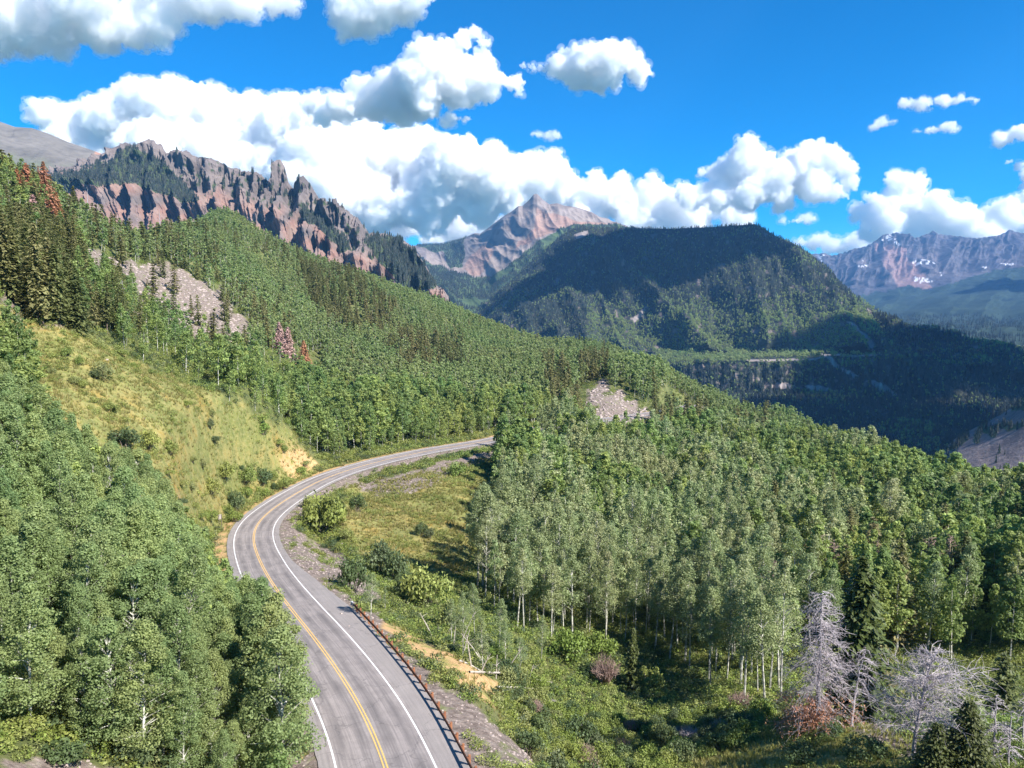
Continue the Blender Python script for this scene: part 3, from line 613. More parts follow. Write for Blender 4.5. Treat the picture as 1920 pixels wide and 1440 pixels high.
# unlinked collections whose meshes the far-off woods repeat
def proto_coll(name, meshes):
    c = bpy.data.collections.new(name)
    for i, me in enumerate(meshes):
        c.objects.link(bpy.data.objects.new('%s_%02d' % (name, i), me))
    return c
def scatter(name, pts, scale, idx, coll, label, cat, tilt=0, seed=0, zscale=None):
    """one object of kind stuff: the meshes of coll repeated on points"""
    n = len(pts); rng = np.random.default_rng(seed)
    if n == 0: return
    me = bpy.data.meshes.new(name); me.vertices.add(n); me.vertices.foreach_set('co', np.asarray(pts, np.float32).ravel())
    sv = np.repeat(np.asarray(scale, np.float32)[:, None], 3, 1)
    sv[:, :2] *= rng.uniform(.78, 1.3, n)[:, None]
    a = me.attributes.new('sv', 'FLOAT_VECTOR', 'POINT'); a.data.foreach_set('vector', sv.ravel())
    rot = np.stack([rng.normal(size=n) * tilt, rng.normal(size=n) * tilt, rng.uniform(0, 6.283, n)], -1).astype(np.float32)
    a = me.attributes.new('rv', 'FLOAT_VECTOR', 'POINT'); a.data.foreach_set('vector', rot.ravel())
    a = me.attributes.new('ix', 'INT', 'POINT'); a.data.foreach_set('value', np.asarray(idx, np.int32))
    o = link(name, me); tag(o, label, cat, None, 'stuff')
    g = bpy.data.node_groups.new(name, 'GeometryNodeTree'); g.interface.new_socket('Geometry', in_out='INPUT', socket_type='NodeSocketGeometry'); g.interface.new_socket('Geometry', in_out='OUTPUT', socket_type='NodeSocketGeometry')
    N = g.nodes; i_ = N.new('NodeGroupInput'); o_ = N.new('NodeGroupOutput'); ip = N.new('GeometryNodeInstanceOnPoints'); ci = N.new('GeometryNodeCollectionInfo')
    ci.inputs[0].default_value = coll; ci.inputs['Separate Children'].default_value = True; ci.inputs['Reset Children'].default_value = True
    def at(nm, ty): q = N.new('GeometryNodeInputNamedAttribute'); q.data_type = ty; q.inputs[0].default_value = nm; return q.outputs[0]
    L = g.links.new; L(i_.outputs[0], ip.inputs['Points']); L(ci.outputs[0], ip.inputs['Instance']); ip.inputs['Pick Instance'].default_value = True
    L(at('ix', 'INT'), ip.inputs['Instance Index']); L(at('rv', 'FLOAT_VECTOR'), ip.inputs['Rotation']); L(at('sv', 'FLOAT_VECTOR'), ip.inputs['Scale']); L(ip.outputs[0], o_.inputs[0])
    md = o.modifiers.new('repeat', 'NODES'); md.node_group = g
    return o
AM = {}     # near aspens: (crown mesh, trunk mesh)
def near_kind(key, mat, specs, bark='white_bark'):
    AM[key] = []
    for sp in specs:
        cr, tr = aspen_parts(**sp); AM[key].append((cr.mesh('crown', [MAT[mat]]), tr.mesh('trunk', [MAT[bark]]), sp['Ht']))
near_kind('green', 'aspen_near', [dict(seed=s, Ht=12, leaves=12000, lsize=.088, crown_r=2.5, base=.14, clumps=100, thin=.85) for s in (1, 2, 3, 4, 5)])
near_kind('olive', 'aspen_olive', [dict(seed=s, Ht=16, leaves=3500, lsize=.125, crown_r=2.2 + .25 * (s % 3), base=.38 + .03 * (s % 4), clumps=80, thin=1.0) for s in (11, 12, 13, 14, 15)])
near_kind('mid', 'aspen', [dict(seed=s, Ht=15, leaves=3000, lsize=.19, crown_r=2.5, base=.30, clumps=80, thin=.78, limbs=False) for s in (21, 22, 23, 24)])
FIRM = []
for s, Ht, R0 in ((31, 16, 2.9), (32, 19, 3.3), (33, 14, 3.2), (34, 17, 2.4), (35, 15, 3.6)):
    cr, tr = fir_parts(s, Ht, R0, tiers=int(Ht * 1.35), per=9, sprays=6, size=.36, droop=.35 if s % 2 else .1, bare=.08 if s % 2 else .2, ragged=.3 if s % 2 else .55, s_pine=None if s % 2 else .45); FIRM.append((cr.mesh('crown', [MAT['fir']]), tr.mesh('trunk', [MAT['bark']]), Ht))
def far_aspens(key, mat, n, leaves, size, seed, base=.28, H0=15, cr_=2.5):
    L = []
    for i in range(n):
        cr, tr = aspen_parts(seed + i, H0, leaves, size, cr_, base, 3, False, 16 if leaves < 300 else 50, 1.0 if leaves < 300 else .95)
        L.append(joined(cr, tr, key, [MAT[mat], MAT['white_bark']]))
    return proto_coll(key, L)
def far_firs(key, mat, n, tiers, per, sprays, size, seed, Ht=15, R0=2.6):
    L = []
    for i in range(n):
        cr, tr = fir_parts(seed + i, Ht, R0 * (1 + .12 * (i - 1)), tiers, per, sprays, size, sides=3, s_pine=None if i % 2 else .5, ragged=.3 if i % 2 else .5, droop=.35 if i % 2 else .15); L.append(joined(cr, tr, key, [MAT[mat], MAT['bark']]))
    return proto_coll(key, L)
C_AM = far_aspens('aspen_mid', 'aspen', 7, 1000, .31, 100, .26, 15, 2.9)
C_AO = far_aspens('aspen_olive_mid', 'aspen_olive', 7, 950, .235, 200, .38, 16, 2.5)
C_AF = far_aspens('aspen_far', 'aspen_blue', 6, 299, .52, 300)
C_FM = far_firs('fir_mid', 'fir', 4, 14, 7, 4, .6, 400)
C_FF = far_firs('fir_far', 'fir_far', 3, 7, 5, 2, 1.3, 500, 15, 2.9)
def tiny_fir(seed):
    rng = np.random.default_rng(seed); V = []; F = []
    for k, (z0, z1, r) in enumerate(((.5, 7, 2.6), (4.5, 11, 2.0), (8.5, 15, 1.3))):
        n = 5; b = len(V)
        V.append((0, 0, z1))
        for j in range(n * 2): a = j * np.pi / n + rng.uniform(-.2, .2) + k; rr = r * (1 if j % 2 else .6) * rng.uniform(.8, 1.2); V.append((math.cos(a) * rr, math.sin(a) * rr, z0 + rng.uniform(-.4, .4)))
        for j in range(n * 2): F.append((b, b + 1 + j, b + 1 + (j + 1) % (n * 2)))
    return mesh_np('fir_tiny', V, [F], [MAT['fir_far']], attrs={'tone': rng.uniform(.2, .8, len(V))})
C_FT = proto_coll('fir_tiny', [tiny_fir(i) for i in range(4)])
def tiny_aspen(seed):
    mb = MB(); rng = np.random.default_rng(seed)
    for i in range(5): lump(mb, rng.normal(size=3) * (1.1, 1.1, 2.2) + (0, 0, 9), 1.9, 9, 1.25, rng)
    return mb.mesh('aspen_tiny', [MAT['aspen_blue']])
C_AT = proto_coll('aspen_tiny', [tiny_aspen(i) for i in range(4)])

# ------------------------------------------------------------------ where the trees stand
rg = np.random.default_rng(7)
def cand(y0, y1, step, umax=.72, x0=None, x1=None):
    """jittered grid of ground points inside the view wedge"""
    ys = np.arange(y0, y1, step); out = []
    for y in ys:
        w = umax * y + 12; xs = np.arange(-w, w, step); out.append(np.stack([xs + rg.uniform(-.45, .45, len(xs)) * step, y + rg.uniform(-.45, .45, len(xs)) * step], -1))
    q = np.concatenate(out); z = H(q[:, 0], q[:, 1]); return np.concatenate([q, z[:, None]], -1)
FOREST_LEFT = [[(-700,900),(0,905),(100,925),(200,975),(300,1030),(400,1110),(450,1205),(490,1270),(510,1350),(524,1440),(534,2400),(-2500,2400)],[(-500,690),(28,700),(62,735),(74,830),(80,970),(-500,970)]]
BARE_LEFT = [(-100,1405),(60,1395),(200,1410),(280,1460),(300,1700),(-200,1700)]
OLIVE = [(945,835),(935,960),(905,1050),(885,1120),(950,1175),(1010,1200),(1180,1205),(1240,1250),(1330,1295),(1430,1335),(1490,1330),(1560,1290),(2600,1290),(2600,700),(1300,700),(960,800)]
CONIF = [([(-900,100),(60,300),(230,400),(400,450),(420,540),(540,620),(600,690),(500,690),(300,650),(160,650),(0,610),(-900,600)],.4),([(555,490),(640,500),(700,550),(745,590),(720,640),(640,630),(580,590)],.85),([(735,630),(860,650),(870,710),(760,710),(720,670)],.8),
  ([(1015,690),(1060,700),(1085,790),(1030,800)],.85),([(1085,690),(1140,690),(1140,740),(1090,740)],.9),([(1225,745),(1330,765),(1325,830),(1225,830)],.75),([(400,440),(600,480),(640,520),(500,500),(400,480)],.35),([(1380,760),(1450,780),(1440,840),(1380,830)],.4),([(1300,1000),(2100,1000),(2100,1300),(1600,1300)],.12)]
KEEP_OPEN = [[(20,418),(120,418),(150,560),(60,560),(0,520)],[(500,664),(605,664),(610,745),(505,745)]]
SMALL_CLEAR = [[(1080,735),(1110,716),(1225,764),(1250,790),(1130,798),(1080,770)],[(860,760),(900,765),(895,800),(870,795)]]
def allowed(v):
    px, py = PX(v); off, _, _ = road_at(v[:, 0], v[:, 1])
    g, rock, dirt = zones(v); cl = np.zeros(len(v), bool)
    for q in SMALL_CLEAR: cl |= inpoly(px, py, q)
    for q in KEEP_OPEN: cl |= inpoly(px, py, q) & (rg.random(len(v)) < .93)
    cl |= inpoly(px, py, [(250,560),(500,560),(500,715),(380,735),(250,700)]) & (v[:, 1] < 375) & (rg.random(len(v)) < .85)
    return px, py, off, g, rock | dirt, cl
trees = []   # (x,y,z,height,kind,px,py)
def add(v, h, kind, px, py):
    for a in zip(v[:, 0], v[:, 1], v[:, 2], h, px, py): trees.append((a[0], a[1], a[2], a[3], kind, a[4], a[5]))
# grove left of the road
v = cand(40, 135, 2.35, 1.0); px, py, off, g, rk, cl = allowed(v)
m = np.zeros(len(v), bool)
for q in FOREST_LEFT: m |= inpoly(px, py, q)
m &= (off < -7.6) & ~inpoly(px, py, BARE_LEFT) & ((v[:, 1] > 50) | (v[:, 0] < -22)) & (rg.random(len(v)) < .80)
add(v[m], rg.uniform(8.5, 12.5, m.sum()) * np.where(v[m][:, 1] < 55, .75, 1) * np.clip(1 - (off[m] + 16) * .03, .7, 1), 'green', px[m], py[m])
# everything else up to 360 m
v = cand(84, 370, 3.45, .78); px, py, off, g, rk, cl = allowed(v); r = rg.random(len(v))
HV = lambda q: 1 + .55 * noise3(q / 17.0, 77)
opening = noise3(v / 13.0, 78) > .34
olive = inpoly(px, py, OLIVE) & (off > 14) & ~cl & ~((v[:, 1] < 116) & (px > 1470)) & ~opening
midf = (off < -10) & (v[:, 1] > 196) & ~g & ~cl & (np.abs(off) < 999)
behind = (off < -10) & (v[:, 1] > 196) & ~g & ~cl
far_r = (off > 12) & (v[:, 1] > 290) & ~cl & ~olive
con = np.zeros(len(v))
for q, d in CONIF: con = np.where(inpoly(px, py, q), d, con)
isf = r < con
rs = rg.random(len(v))
o = olive & ~isf & (rs < .86) & ~(rk & (px < 1050))
gmix = np.clip((px - 1380) / 260, 0, 1) * .85 + (v[:, 1] > 215) * .45
gm = rg.random(len(v)) < gmix + 2.2 * noise3(v / 38.0, 91) * np.clip((v[:, 1] - 150) / 60, 0, 1)
lowcut = lambda q, a, b: np.where(inpoly(a, b, [(1075,788),(1245,788),(1250,850),(1070,850)]), .35, 1)
add(v[o & ~gm], lowcut(v, px[o & ~gm], py[o & ~gm]) * HV(v[o & ~gm]) * rg.uniform(12, 17, (o & ~gm).sum()), 'olive', px[o & ~gm], py[o & ~gm]); add(v[o & gm], lowcut(v, px[o & gm], py[o & gm]) * HV(v[o & gm]) * rg.uniform(11, 16, (o & gm).sum()), 'mid', px[o & gm], py[o & gm])
o = (behind | far_r) & ~isf & ~rk & (rs < .9) & ~((v[:, 1] < 420) & (off > -13) & (off < 13))
hh = lowcut(v, px[o], py[o]) * HV(v[o]) * rg.uniform(11, 15.5, o.sum()) * np.where(off[o] > -16, .65, 1); add(v[o], hh, 'mid', px[o], py[o])
o = (olive | behind | far_r) & isf & (rs < np.where(con > .75, .30, .9)) & (~rk | (rs < .06))
add(v[o], rg.uniform(9, 18, o.sum()), 'fir', px[o], py[o])
# conifers of the left slope closer than the forest line behind the meadow
v = cand(140, 300, 4.4, .8); px, py, off, g, rk, cl = allowed(v); rs = rg.random(len(v))
o = (off < -20) & inpoly(px, py, [(-300,300),(60,430),(160,520),(170,640),(110,612),(60,590),(0,568),(-300,520)]) & ~g & (rs < .8)
add(v[o], rg.uniform(11, 17, o.sum()), 'fir', px[o], py[o])
trees = [t for t in trees]
# hill beyond
v = cand(370, 960, 4.6, .74); px, py, off, g, rk, cl = allowed(v); r = rg.random(len(v)); rs = rg.random(len(v))
con = np.full(len(v), .03)
for q, d in CONIF: con = np.where(inpoly(px, py, q), d, con)
isf = r < con; ok = ~cl & (np.abs(off) > 14) & (py < 900)
o = ok & ~isf & ~rk & (rs < .92)
HA = v[o]; HAh = rg.uniform(10, 15, o.sum())
o = ok & isf & (~rk | (rs < .09)) & (rs < .5); HF = v[o]; HFh = rg.uniform(10, 19, o.sum())
tr_arr = np.array([(t[0], t[1], t[2], t[3], t[5], t[6]) for t in trees]); tr_kind = np.array([t[4] for t in trees])
d_ = np.hypot(tr_arr[:, 0], tr_arr[:, 1]); inv = (tr_arr[:, 4] > -60) & (tr_arr[:, 4] < 1980) & (tr_arr[:, 5] > 250)
topy = tr_arr[:, 5] - tr_arr[:, 3] * FPX / tr_arr[:, 1]; inv &= topy < 1440
print('trees', {k: int((tr_kind == k).sum()) for k in set(tr_kind)}, 'hill', len(HA), len(HF))
app = tr_arr[:, 3] / d_ * inv
def tone_words(x): return ('yellow-green', 'mid-green', 'grey-green', 'bright green', 'deep green')[int(x * 4.99)]
SZ = lambda h, a, b: 'short' if h < a else ('tall' if h > b else 'middling')
nplaced = 0
def place_tree(name, crown, trunk, x, y, z, s, rz, label, cat, group):
    t = empty(name, (x, y, z), rz, s); w_ = rnd.uniform(.85, 1.25); t.scale = (s * w_, s * w_, s); t.rotation_euler = (rnd.gauss(0, .035), rnd.gauss(0, .035), rz); tag(t, label, cat, group); link('crown', crown, t); link('trunk', trunk, t); return t
is_asp = np.isin(tr_kind, ['green', 'olive', 'mid'])
sel_a = np.argsort(-np.where(is_asp, app, -1))[:300]; sel_a = [i for i in sel_a if app[i] > 0]
is_fir = tr_kind == 'fir'
sel_f = np.argsort(-np.where(is_fir, app, -1))[:240]; sel_f = [i for i in sel_f if app[i] > 0 and is_fir[i]]
rnd = random.Random(3)
for i in sel_a:
    x, y, z, h, px_, py_ = tr_arr[i]; k = tr_kind[i]; cr, tk, H0 = AM[k][rnd.randrange(len(AM[k]))]
    if k == 'green':
        where = 'right beside the left edge of the highway' if px_ > 400 else ('in the near grove at the lower left' if py_ > 1150 else 'at the back of the near left grove, below the meadow')
        grp = 'aspens in the near grove left of the highway'
    elif k == 'olive':
        where = 'at the edge of the grassy hollow right of the road' if px_ < 1000 else ('behind the shrubs of the gully' if px_ < 1350 else 'left of the dead grey conifers'); grp = 'aspens in the slim-trunked grove right of the highway'
        if px_ > 1520: where = 'behind the dead grey conifers'
    else:
        where = 'in the wood beyond the meadow' if px_ < 900 else 'in the forest behind the dead grey conifers'; grp = 'aspens in the woods farther off'
    lab = '%s %s aspen %s' % (SZ(h, 10, 11.8) if k == 'green' else SZ(h, 14, 15.8), {'green': 'leafy green', 'olive': 'grey-green', 'mid': 'green'}[k], where)
    place_tree('aspen_tree', cr, tk, x, y, z, h / H0, rnd.uniform(0, 6.28), lab, 'aspen tree', grp)
for i in sel_f:
    x, y, z, h, px_, py_ = tr_arr[i]; cr, tk, H0 = FIRM[rnd.randrange(len(FIRM))]
    where = 'at the top of the grassy meadow' if (px_ < 180 and py_ > 500) else ('on the slope around the grey talus' if px_ < 640 else ('in the aspen wood left of the far bend' if px_ < 1150 else 'among aspens in the forest on the right'))
    place_tree('fir_tree', cr, tk, x, y, z, h / H0 * rnd.uniform(.9, 1.1), rnd.uniform(0, 6.28), '%s dark olive conifer standing %s' % (SZ(h, 12, 15), where), 'conifer', 'conifers on the slopes')
rest = np.ones(len(trees), bool); rest[sel_a] = False; rest[sel_f] = False
def sc_(mask_or, h, coll, n, H0, name, label, cat, seed, zs=None):
    scatter(name, mask_or, h / H0, np.random.default_rng(seed).integers(0, n, len(h)), coll, label, cat, .045, seed)
q = rest & ((tr_kind == 'green') | (tr_kind == 'mid')); sc_(tr_arr[q][:, :3], tr_arr[q][:, 3], C_AM, 7, 15, 'aspen_forest', 'green aspen forest on both sides of the far stretch of highway', 'forest', 1)
q = rest & (tr_kind == 'olive'); sc_(tr_arr[q][:, :3], tr_arr[q][:, 3], C_AO, 7, 16, 'aspen_grove', 'dense grey-green aspen grove with slim pale trunks right of the highway', 'forest', 2)
q = rest & (tr_kind == 'fir'); sc_(np.concatenate([tr_arr[q][:, :3], HF]), np.concatenate([tr_arr[q][:, 3], HFh]), C_FM, 4, 15, 'conifer_forest', 'dark conifers scattered over the hillside above the talus', 'forest', 3)
sc_(HA, HAh, C_AF, 6, 15, 'hillside_aspen_forest', 'blue-green aspen forest covering the long hillside in the middle distance', 'forest', 4)

# forests on the mountains: points spread over the landforms by area
def on_land(name, n, keep, seed):
    V, pxs, S, Z = LAND[name]; rng = np.random.default_rng(seed)
    A = V[:-1, :-1]; B = V[1:, :-1]; C = V[:-1, 1:]; ar = np.linalg.norm(np.cross(B - A, C - A), axis=-1) / np.maximum(A[..., 1], 500) ** 1.1
    ar[S[:-1] < -.12] = 0
    p = (ar / ar.sum()).ravel(); k = rng.choice(len(p), n, p=p); i, j = np.unravel_index(k, ar.shape); a = rng.random(n)[:, None]; b = rng.random(n)[:, None]
    P_ = V[i, j] * (1 - a) * (1 - b) + V[i + 1, j] * a * (1 - b) + V[i, j + 1] * (1 - a) * b + V[i + 1, j + 1] * a * b
    veg = Z[i, j, 0]; px, py = PX(P_); s = S[i]; m = keep(px, py, s, veg, P_, rng.random(n)); return P_[m] - (0, 0, .5), px[m], py[m]
def sparse(v, l, s): return noise3(v / l, s)
def fn(px, py, s, veg, v, r): return (veg > .5) & (px < 1960)
q, px, py = on_land('forested_mountain', 78000, fn, 1)
rr = rg.random(len(q)); asp = (np.clip((py - 545) / 70, 0, 1) * (py < 690) * (px > 1100) * (px < 1640) + .10 + ((px > 1560) & (py > 600) & (py < 680)) * .2 + (sparse(q, 160, 5) > .2) * .4) > rr
open_ = (sparse(q, 90, 8) > .28) & (rg.random(len(q)) < .75)
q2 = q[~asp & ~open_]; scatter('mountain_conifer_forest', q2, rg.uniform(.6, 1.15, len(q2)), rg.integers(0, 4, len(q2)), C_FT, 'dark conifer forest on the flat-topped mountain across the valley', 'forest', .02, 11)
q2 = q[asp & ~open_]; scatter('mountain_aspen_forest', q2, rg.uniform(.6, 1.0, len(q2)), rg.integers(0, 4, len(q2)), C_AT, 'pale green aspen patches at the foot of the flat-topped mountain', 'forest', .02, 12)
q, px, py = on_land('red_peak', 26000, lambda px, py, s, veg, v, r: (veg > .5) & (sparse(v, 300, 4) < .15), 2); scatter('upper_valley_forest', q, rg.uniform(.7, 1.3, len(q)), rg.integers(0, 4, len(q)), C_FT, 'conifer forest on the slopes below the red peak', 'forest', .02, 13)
q, px, py = on_land('rocky_cliffs', 30000, lambda px, py, s, veg, v, r: (veg > .5), 3); q = q[:5200]; scatter('cliff_top_forest', q, rg.uniform(.7, 1.2, len(q)), rg.integers(0, 4, len(q)), C_FT, 'dark conifers on the shelf between the jagged cliff bands', 'forest', .02, 14)
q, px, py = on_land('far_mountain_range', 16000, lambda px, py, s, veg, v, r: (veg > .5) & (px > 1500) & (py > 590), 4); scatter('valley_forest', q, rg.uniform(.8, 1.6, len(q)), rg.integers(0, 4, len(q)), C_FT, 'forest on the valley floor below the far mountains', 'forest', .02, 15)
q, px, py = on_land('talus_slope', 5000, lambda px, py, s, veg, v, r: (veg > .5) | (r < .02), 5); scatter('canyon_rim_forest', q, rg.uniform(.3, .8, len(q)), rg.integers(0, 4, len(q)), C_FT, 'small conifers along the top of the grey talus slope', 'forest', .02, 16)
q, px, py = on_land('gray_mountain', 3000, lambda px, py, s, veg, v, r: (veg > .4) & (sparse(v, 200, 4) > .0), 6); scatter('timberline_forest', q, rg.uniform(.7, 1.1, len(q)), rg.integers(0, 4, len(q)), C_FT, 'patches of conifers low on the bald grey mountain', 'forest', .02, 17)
print('forests', round(time.time() - T0, 1))

# ------------------------------------------------------------------ guardrail, posts, sign, car
def simple(name, c, rough=.7, metal=0, n=None):
    m = NT(name)
    if n: m.color(m.ramp(m.noise(n[0], 5, .7), [(.35, c), (.65, n[1])]))
    else: m.color(c)
    m.b.inputs['Roughness'].default_value = rough; m.b.inputs['Metallic'].default_value = metal; return m.mat
RUST = simple('rusted_steel', (.10, .05, .036), .75, 0, (2.5, (.17, .08, .052))); POSTW = simple('rusty_post', (.34, .15, .07), .8, 0, (4, (.24, .10, .06)))
GALV = simple('galvanized_steel', (.55, .56, .58), .45, .3)
def rail_line(i): return np.interp(RL[i, 1], [40, 59, 78, 95], [5.8, 5.9, 6.35, 6.9])
gi = [i for i in range(len(RL)) if 44 < RL[i, 1] < 96.3]
g0 = RL[gi[0]]; gr = empty('guardrail', (float(g0[0]), float(g0[1]), float(g0[2]))); tag(gr, 'rusty brown guardrail on posts along the right shoulder of the highway', 'guardrail')
org = np.array(g0)
prof = [(-.0, .70), (.045, .66), (.045, .60), (-.02, .56), (-.02, .53), (.045, .49), (.045, .43), (0, .39), (-.035, .39), (-.01, .43), (-.01, .49), (-.07, .53), (-.07, .56), (-.01, .60), (-.01, .66), (-.035, .70)]
V = []; F = []; npf = len(prof)
for a, i in enumerate(gi):
    o = rail_line(i); b = np.array([RL[i, 0] + RN[i, 0] * o, RL[i, 1] + RN[i, 1] * o, RL[i, 2] + .02]) - org
    for q, (u, w) in enumerate(prof): V.append(b + np.array([-RN[i, 0] * u, -RN[i, 1] * u, w + .06]))
    if a:
        for q in range(npf): F.append(((a - 1) * npf + q, (a - 1) * npf + (q + 1) % npf, a * npf + (q + 1) % npf, a * npf + q))
link('rail', mesh_np('rail', V, [F], [RUST]), gr)
pm = MB(); pm.box((0, 0, .12), .17, .15, 1.35); pm.box((0, 0, .81), .185, .165, .035); pme = pm.mesh('post', [POSTW])
bmm = MB(); bmm.box((-.13, 0, .55), .1, .13, .3); bme = bmm.mesh('block', [POSTW])
s = 0
for a in range(1, len(gi)):
    s += np.linalg.norm(RL[gi[a]] - RL[gi[a - 1]])
    if s > 1.9 or a == 1:
        s = 0; i = gi[a]; o = rail_line(i) + .27; b = np.array([RL[i, 0] + RN[i, 0] * o, RL[i, 1] + RN[i, 1] * o, RL[i, 2]]) - org
        p = link('post', pme, gr); p.location = b; p.rotation_euler = (0, 0, math.atan2(RN[i, 1], RN[i, 0])); bk = link('block', bme, p)
i = gi[-1]; o = rail_line(i); b = np.array([RL[i, 0] + RN[i, 0] * o, RL[i, 1] + RN[i, 1] * o, RL[i, 2]]) - org; d = math.atan2(RT[i, 1], RT[i, 0])
tm = MB(); tm.box((.15, 0, .62), .5, .12, .38); tm.box((.45, 0, .6), .06, .34, .52); tm.box((-.25, 0, .62), .5, .09, .34); tm.box((.1, -.12, .3), .12, .12, .7)
t = link('end_terminal', tm.mesh('end_terminal', [GALV]), gr); t.location = b; t.rotation_euler = (0, 0, d)
def stick(px, off, h, label):
    """slim marker post beside the road, at the road index nearest a distance"""
    i = int(np.abs(RL[:, 1] - px).argmin()); x, y = RL[i, :2] + RN[i] * off
    t = empty('marker_post', (x, y, Hs(x, y)), math.atan2(RT[i, 1], RT[i, 0])); tag(t, label, 'marker post', 'slim marker posts beside the highway')
    a = MB(); a.box((0, 0, h / 2 - .1), .07, .07, h + .2); link('post', a.mesh('post', [simple('dark_post', (.16, .12, .1))]), t)
    a = MB(); a.box((0, 0, h - .05), .04, .13, .2); link('reflector', a.mesh('reflector', [simple('pale_reflector', (.6, .6, .55), .3)]), t)
stick(171, 6.0, 1.3, 'slim marker post on the inside of the bend beside the big round shrub'); stick(228, 6.6, 1.2, 'slim marker post on the right shoulder past the big round shrub')
stick(262, 6.6, 1.2, 'farthest slim marker post on the right shoulder'); stick(113, 8.0, 1.2, 'slim marker post between the guardrail end and the bend')
i = int(np.abs(RL[:, 1] - 166).argmin()); x, y = RL[i, :2] - RN[i] * 7.6
t = empty('road_sign', (x, y, Hs(x, y)), R(62)); tag(t, 'narrow road sign seen from its grey back, left of the bend', 'road sign')
for dx in (-.35, .35):
    a = MB(); a.box((dx, 0, 1.2), .08, .08, 2.9); link('post', a.mesh('post', [MAT['bark']]), t)
a = MB(); a.box((0, .06, 2.1), .95, .03, 1.0); link('panel', a.mesh('panel', [simple('weathered_sign_back', (.35, .3, .27), .6)]), t)
# car on the far stretch of highway
def make_car():
    i = int(np.abs(RL[:, 1] - 396).argmin()); x, y = RL[i, :2] + RN[i] * 1.8
    t = empty('parked_car', (x, y, RL[i, 2] + .04), math.atan2(RT[i, 1], RT[i, 0]), 1.15); tag(t, 'small dark car on the far stretch of highway below the pale cut slope', 'car')
    prof = [(-2.2,.35),(-2.25,.8),(-2.1,1.0),(-1.75,1.55),(-1.4,1.68),(.35,1.66),(1.0,1.1),(2.0,.95),(2.25,.75),(2.25,.35)]
    V = [(a, s_ * (.86 if b < 1.2 else .7), b) for s_ in (-1, 1) for a, b in prof]; n = len(prof); bm = bmesh.new(); vs = [bm.verts.new(v) for v in V]
    bm.faces.new(vs[:n]); bm.faces.new(vs[n:][::-1])
    for k in range(n): bm.faces.new((vs[k], vs[n + k], vs[n + (k + 1) % n], vs[(k + 1) % n]))
    bmesh.ops.recalc_face_normals(bm, faces=bm.faces); me = bpy.data.meshes.new('body'); bm.to_mesh(me); bm.free(); me.materials.append(simple('dark_car_paint', (.05, .055, .07), .3)); link('body', me, t)
    a = MB(); gm = simple('car_glass', (.02, .03, .04), .1)
    for s_ in (-1, 1): a.box((-.5, s_ * .80, 1.33), 2.0, .06, .36)
    link('side_window', a.mesh('side_window', [gm]), t)
    a = MB(); a.box((-1.98, 0, 1.28), .05, 1.3, .42, Matrix.Rotation(R(-32), 3, 'Y')); link('rear_window', a.mesh('rear_window', [gm]), t)
    for dx in (-1.4, 1.4):
        for s_ in (-1, 1):
            a = MB(); a.tube([(dx, s_ * .7, .34), (dx, s_ * .92, .34)], .34, 14); a.tube([(dx, s_ * .915, .34), (dx, s_ * .925, .34)], [.34, .02], 14); link('wheel', a.mesh('wheel', [simple('tyre', (.02, .02, .02))]), t)
    for s_ in (-1, 1):
        a = MB(); a.box((-2.25, s_ * .68, .9), .05, .22, .16); link('tail_light', a.mesh('tail_light', [simple('red_lens', (.3, .02, .02), .3)]), t)
make_car()

# ------------------------------------------------------------------ shrubs
def shrub_mesh(seed, mat, leaves=1500, size=.055, n=26, tall=1.0):
    rng = np.random.default_rng(seed); fo = MB(); st = MB()
    for i in range(n):
        a = rng.uniform(0, 6.283); r = math.sqrt(rng.uniform(0, 1)) * .72; z = .18 + (1 - r * r) * rng.uniform(.25, .72)
        c = np.array([math.cos(a) * r, math.sin(a) * r, z * tall]); lump(fo, c, rng.uniform(.2, .36), leaves // n, size, rng)
        if i % 3 == 0: st.tube([(c[0] * .1, c[1] * .1, -.1), c * .55, c], [.025, .018, .008], 3)
    return fo.mesh('foliage', [MAT[mat]]), st.mesh('stems', [MAT['bark']])
def twig_mesh(seed, mat, n=190):
    rng = np.random.default_rng(seed); a = MB()
    for i in range(n):
        an = rng.uniform(0, 6.28); sp = math.sqrt(rng.random()) * .9; top = np.array([math.cos(an) * sp, math.sin(an) * sp, rng.uniform(.6, 1.05) * (1.1 - .35 * sp)])
        mid = top * (.45, .45, .6) + rng.normal(size=3) * .05; a.tube([(top[0] * .1, top[1] * .1, -.05), mid, top], [.014, .011, .005], 3)
        for k in range(3):
            q = mid + (top - mid) * rng.uniform(.1, .9); a.tube([q, q + rng.normal(size=3) * (.12, .12, .1) + (0, 0, .14)], [.008, .004], 3)
    return a.mesh('twigs', [MAT[mat]])
SH = {k: [shrub_mesh(s, m_) for s in ss] for k, m_, ss in (('green', 'shrub', (1, 2, 3)), ('dark', 'shrub_dark', (4, 5, 6)), ('bright', 'shrub_bright', (7, 8, 9)))}
TW = [twig_mesh(1, 'twig'), twig_mesh(2, 'grey_wood')]
def put_shrub(p, w, h, kind, label, group, k=None):
    t = empty('shrub', p, rnd.uniform(0, 6.28)); t.scale = (w / 1.75, w / 1.75, h / 1.05); tag(t, label, 'shrub', group)
    if kind in ('twig', 'grey'): link('twigs', TW[0 if kind == 'twig' else 1], t)
    else: fo, st = SH[kind][rnd.randrange(3)]; link('foliage', fo, t); link('stems', st, t)
def shrub_px(px, py, w, h, kind, label, group=None):
    p = hit(px, py); s = p[1] / FPX; p[2] -= .1; put_shrub(p, w * s, h * s, kind, label, group)
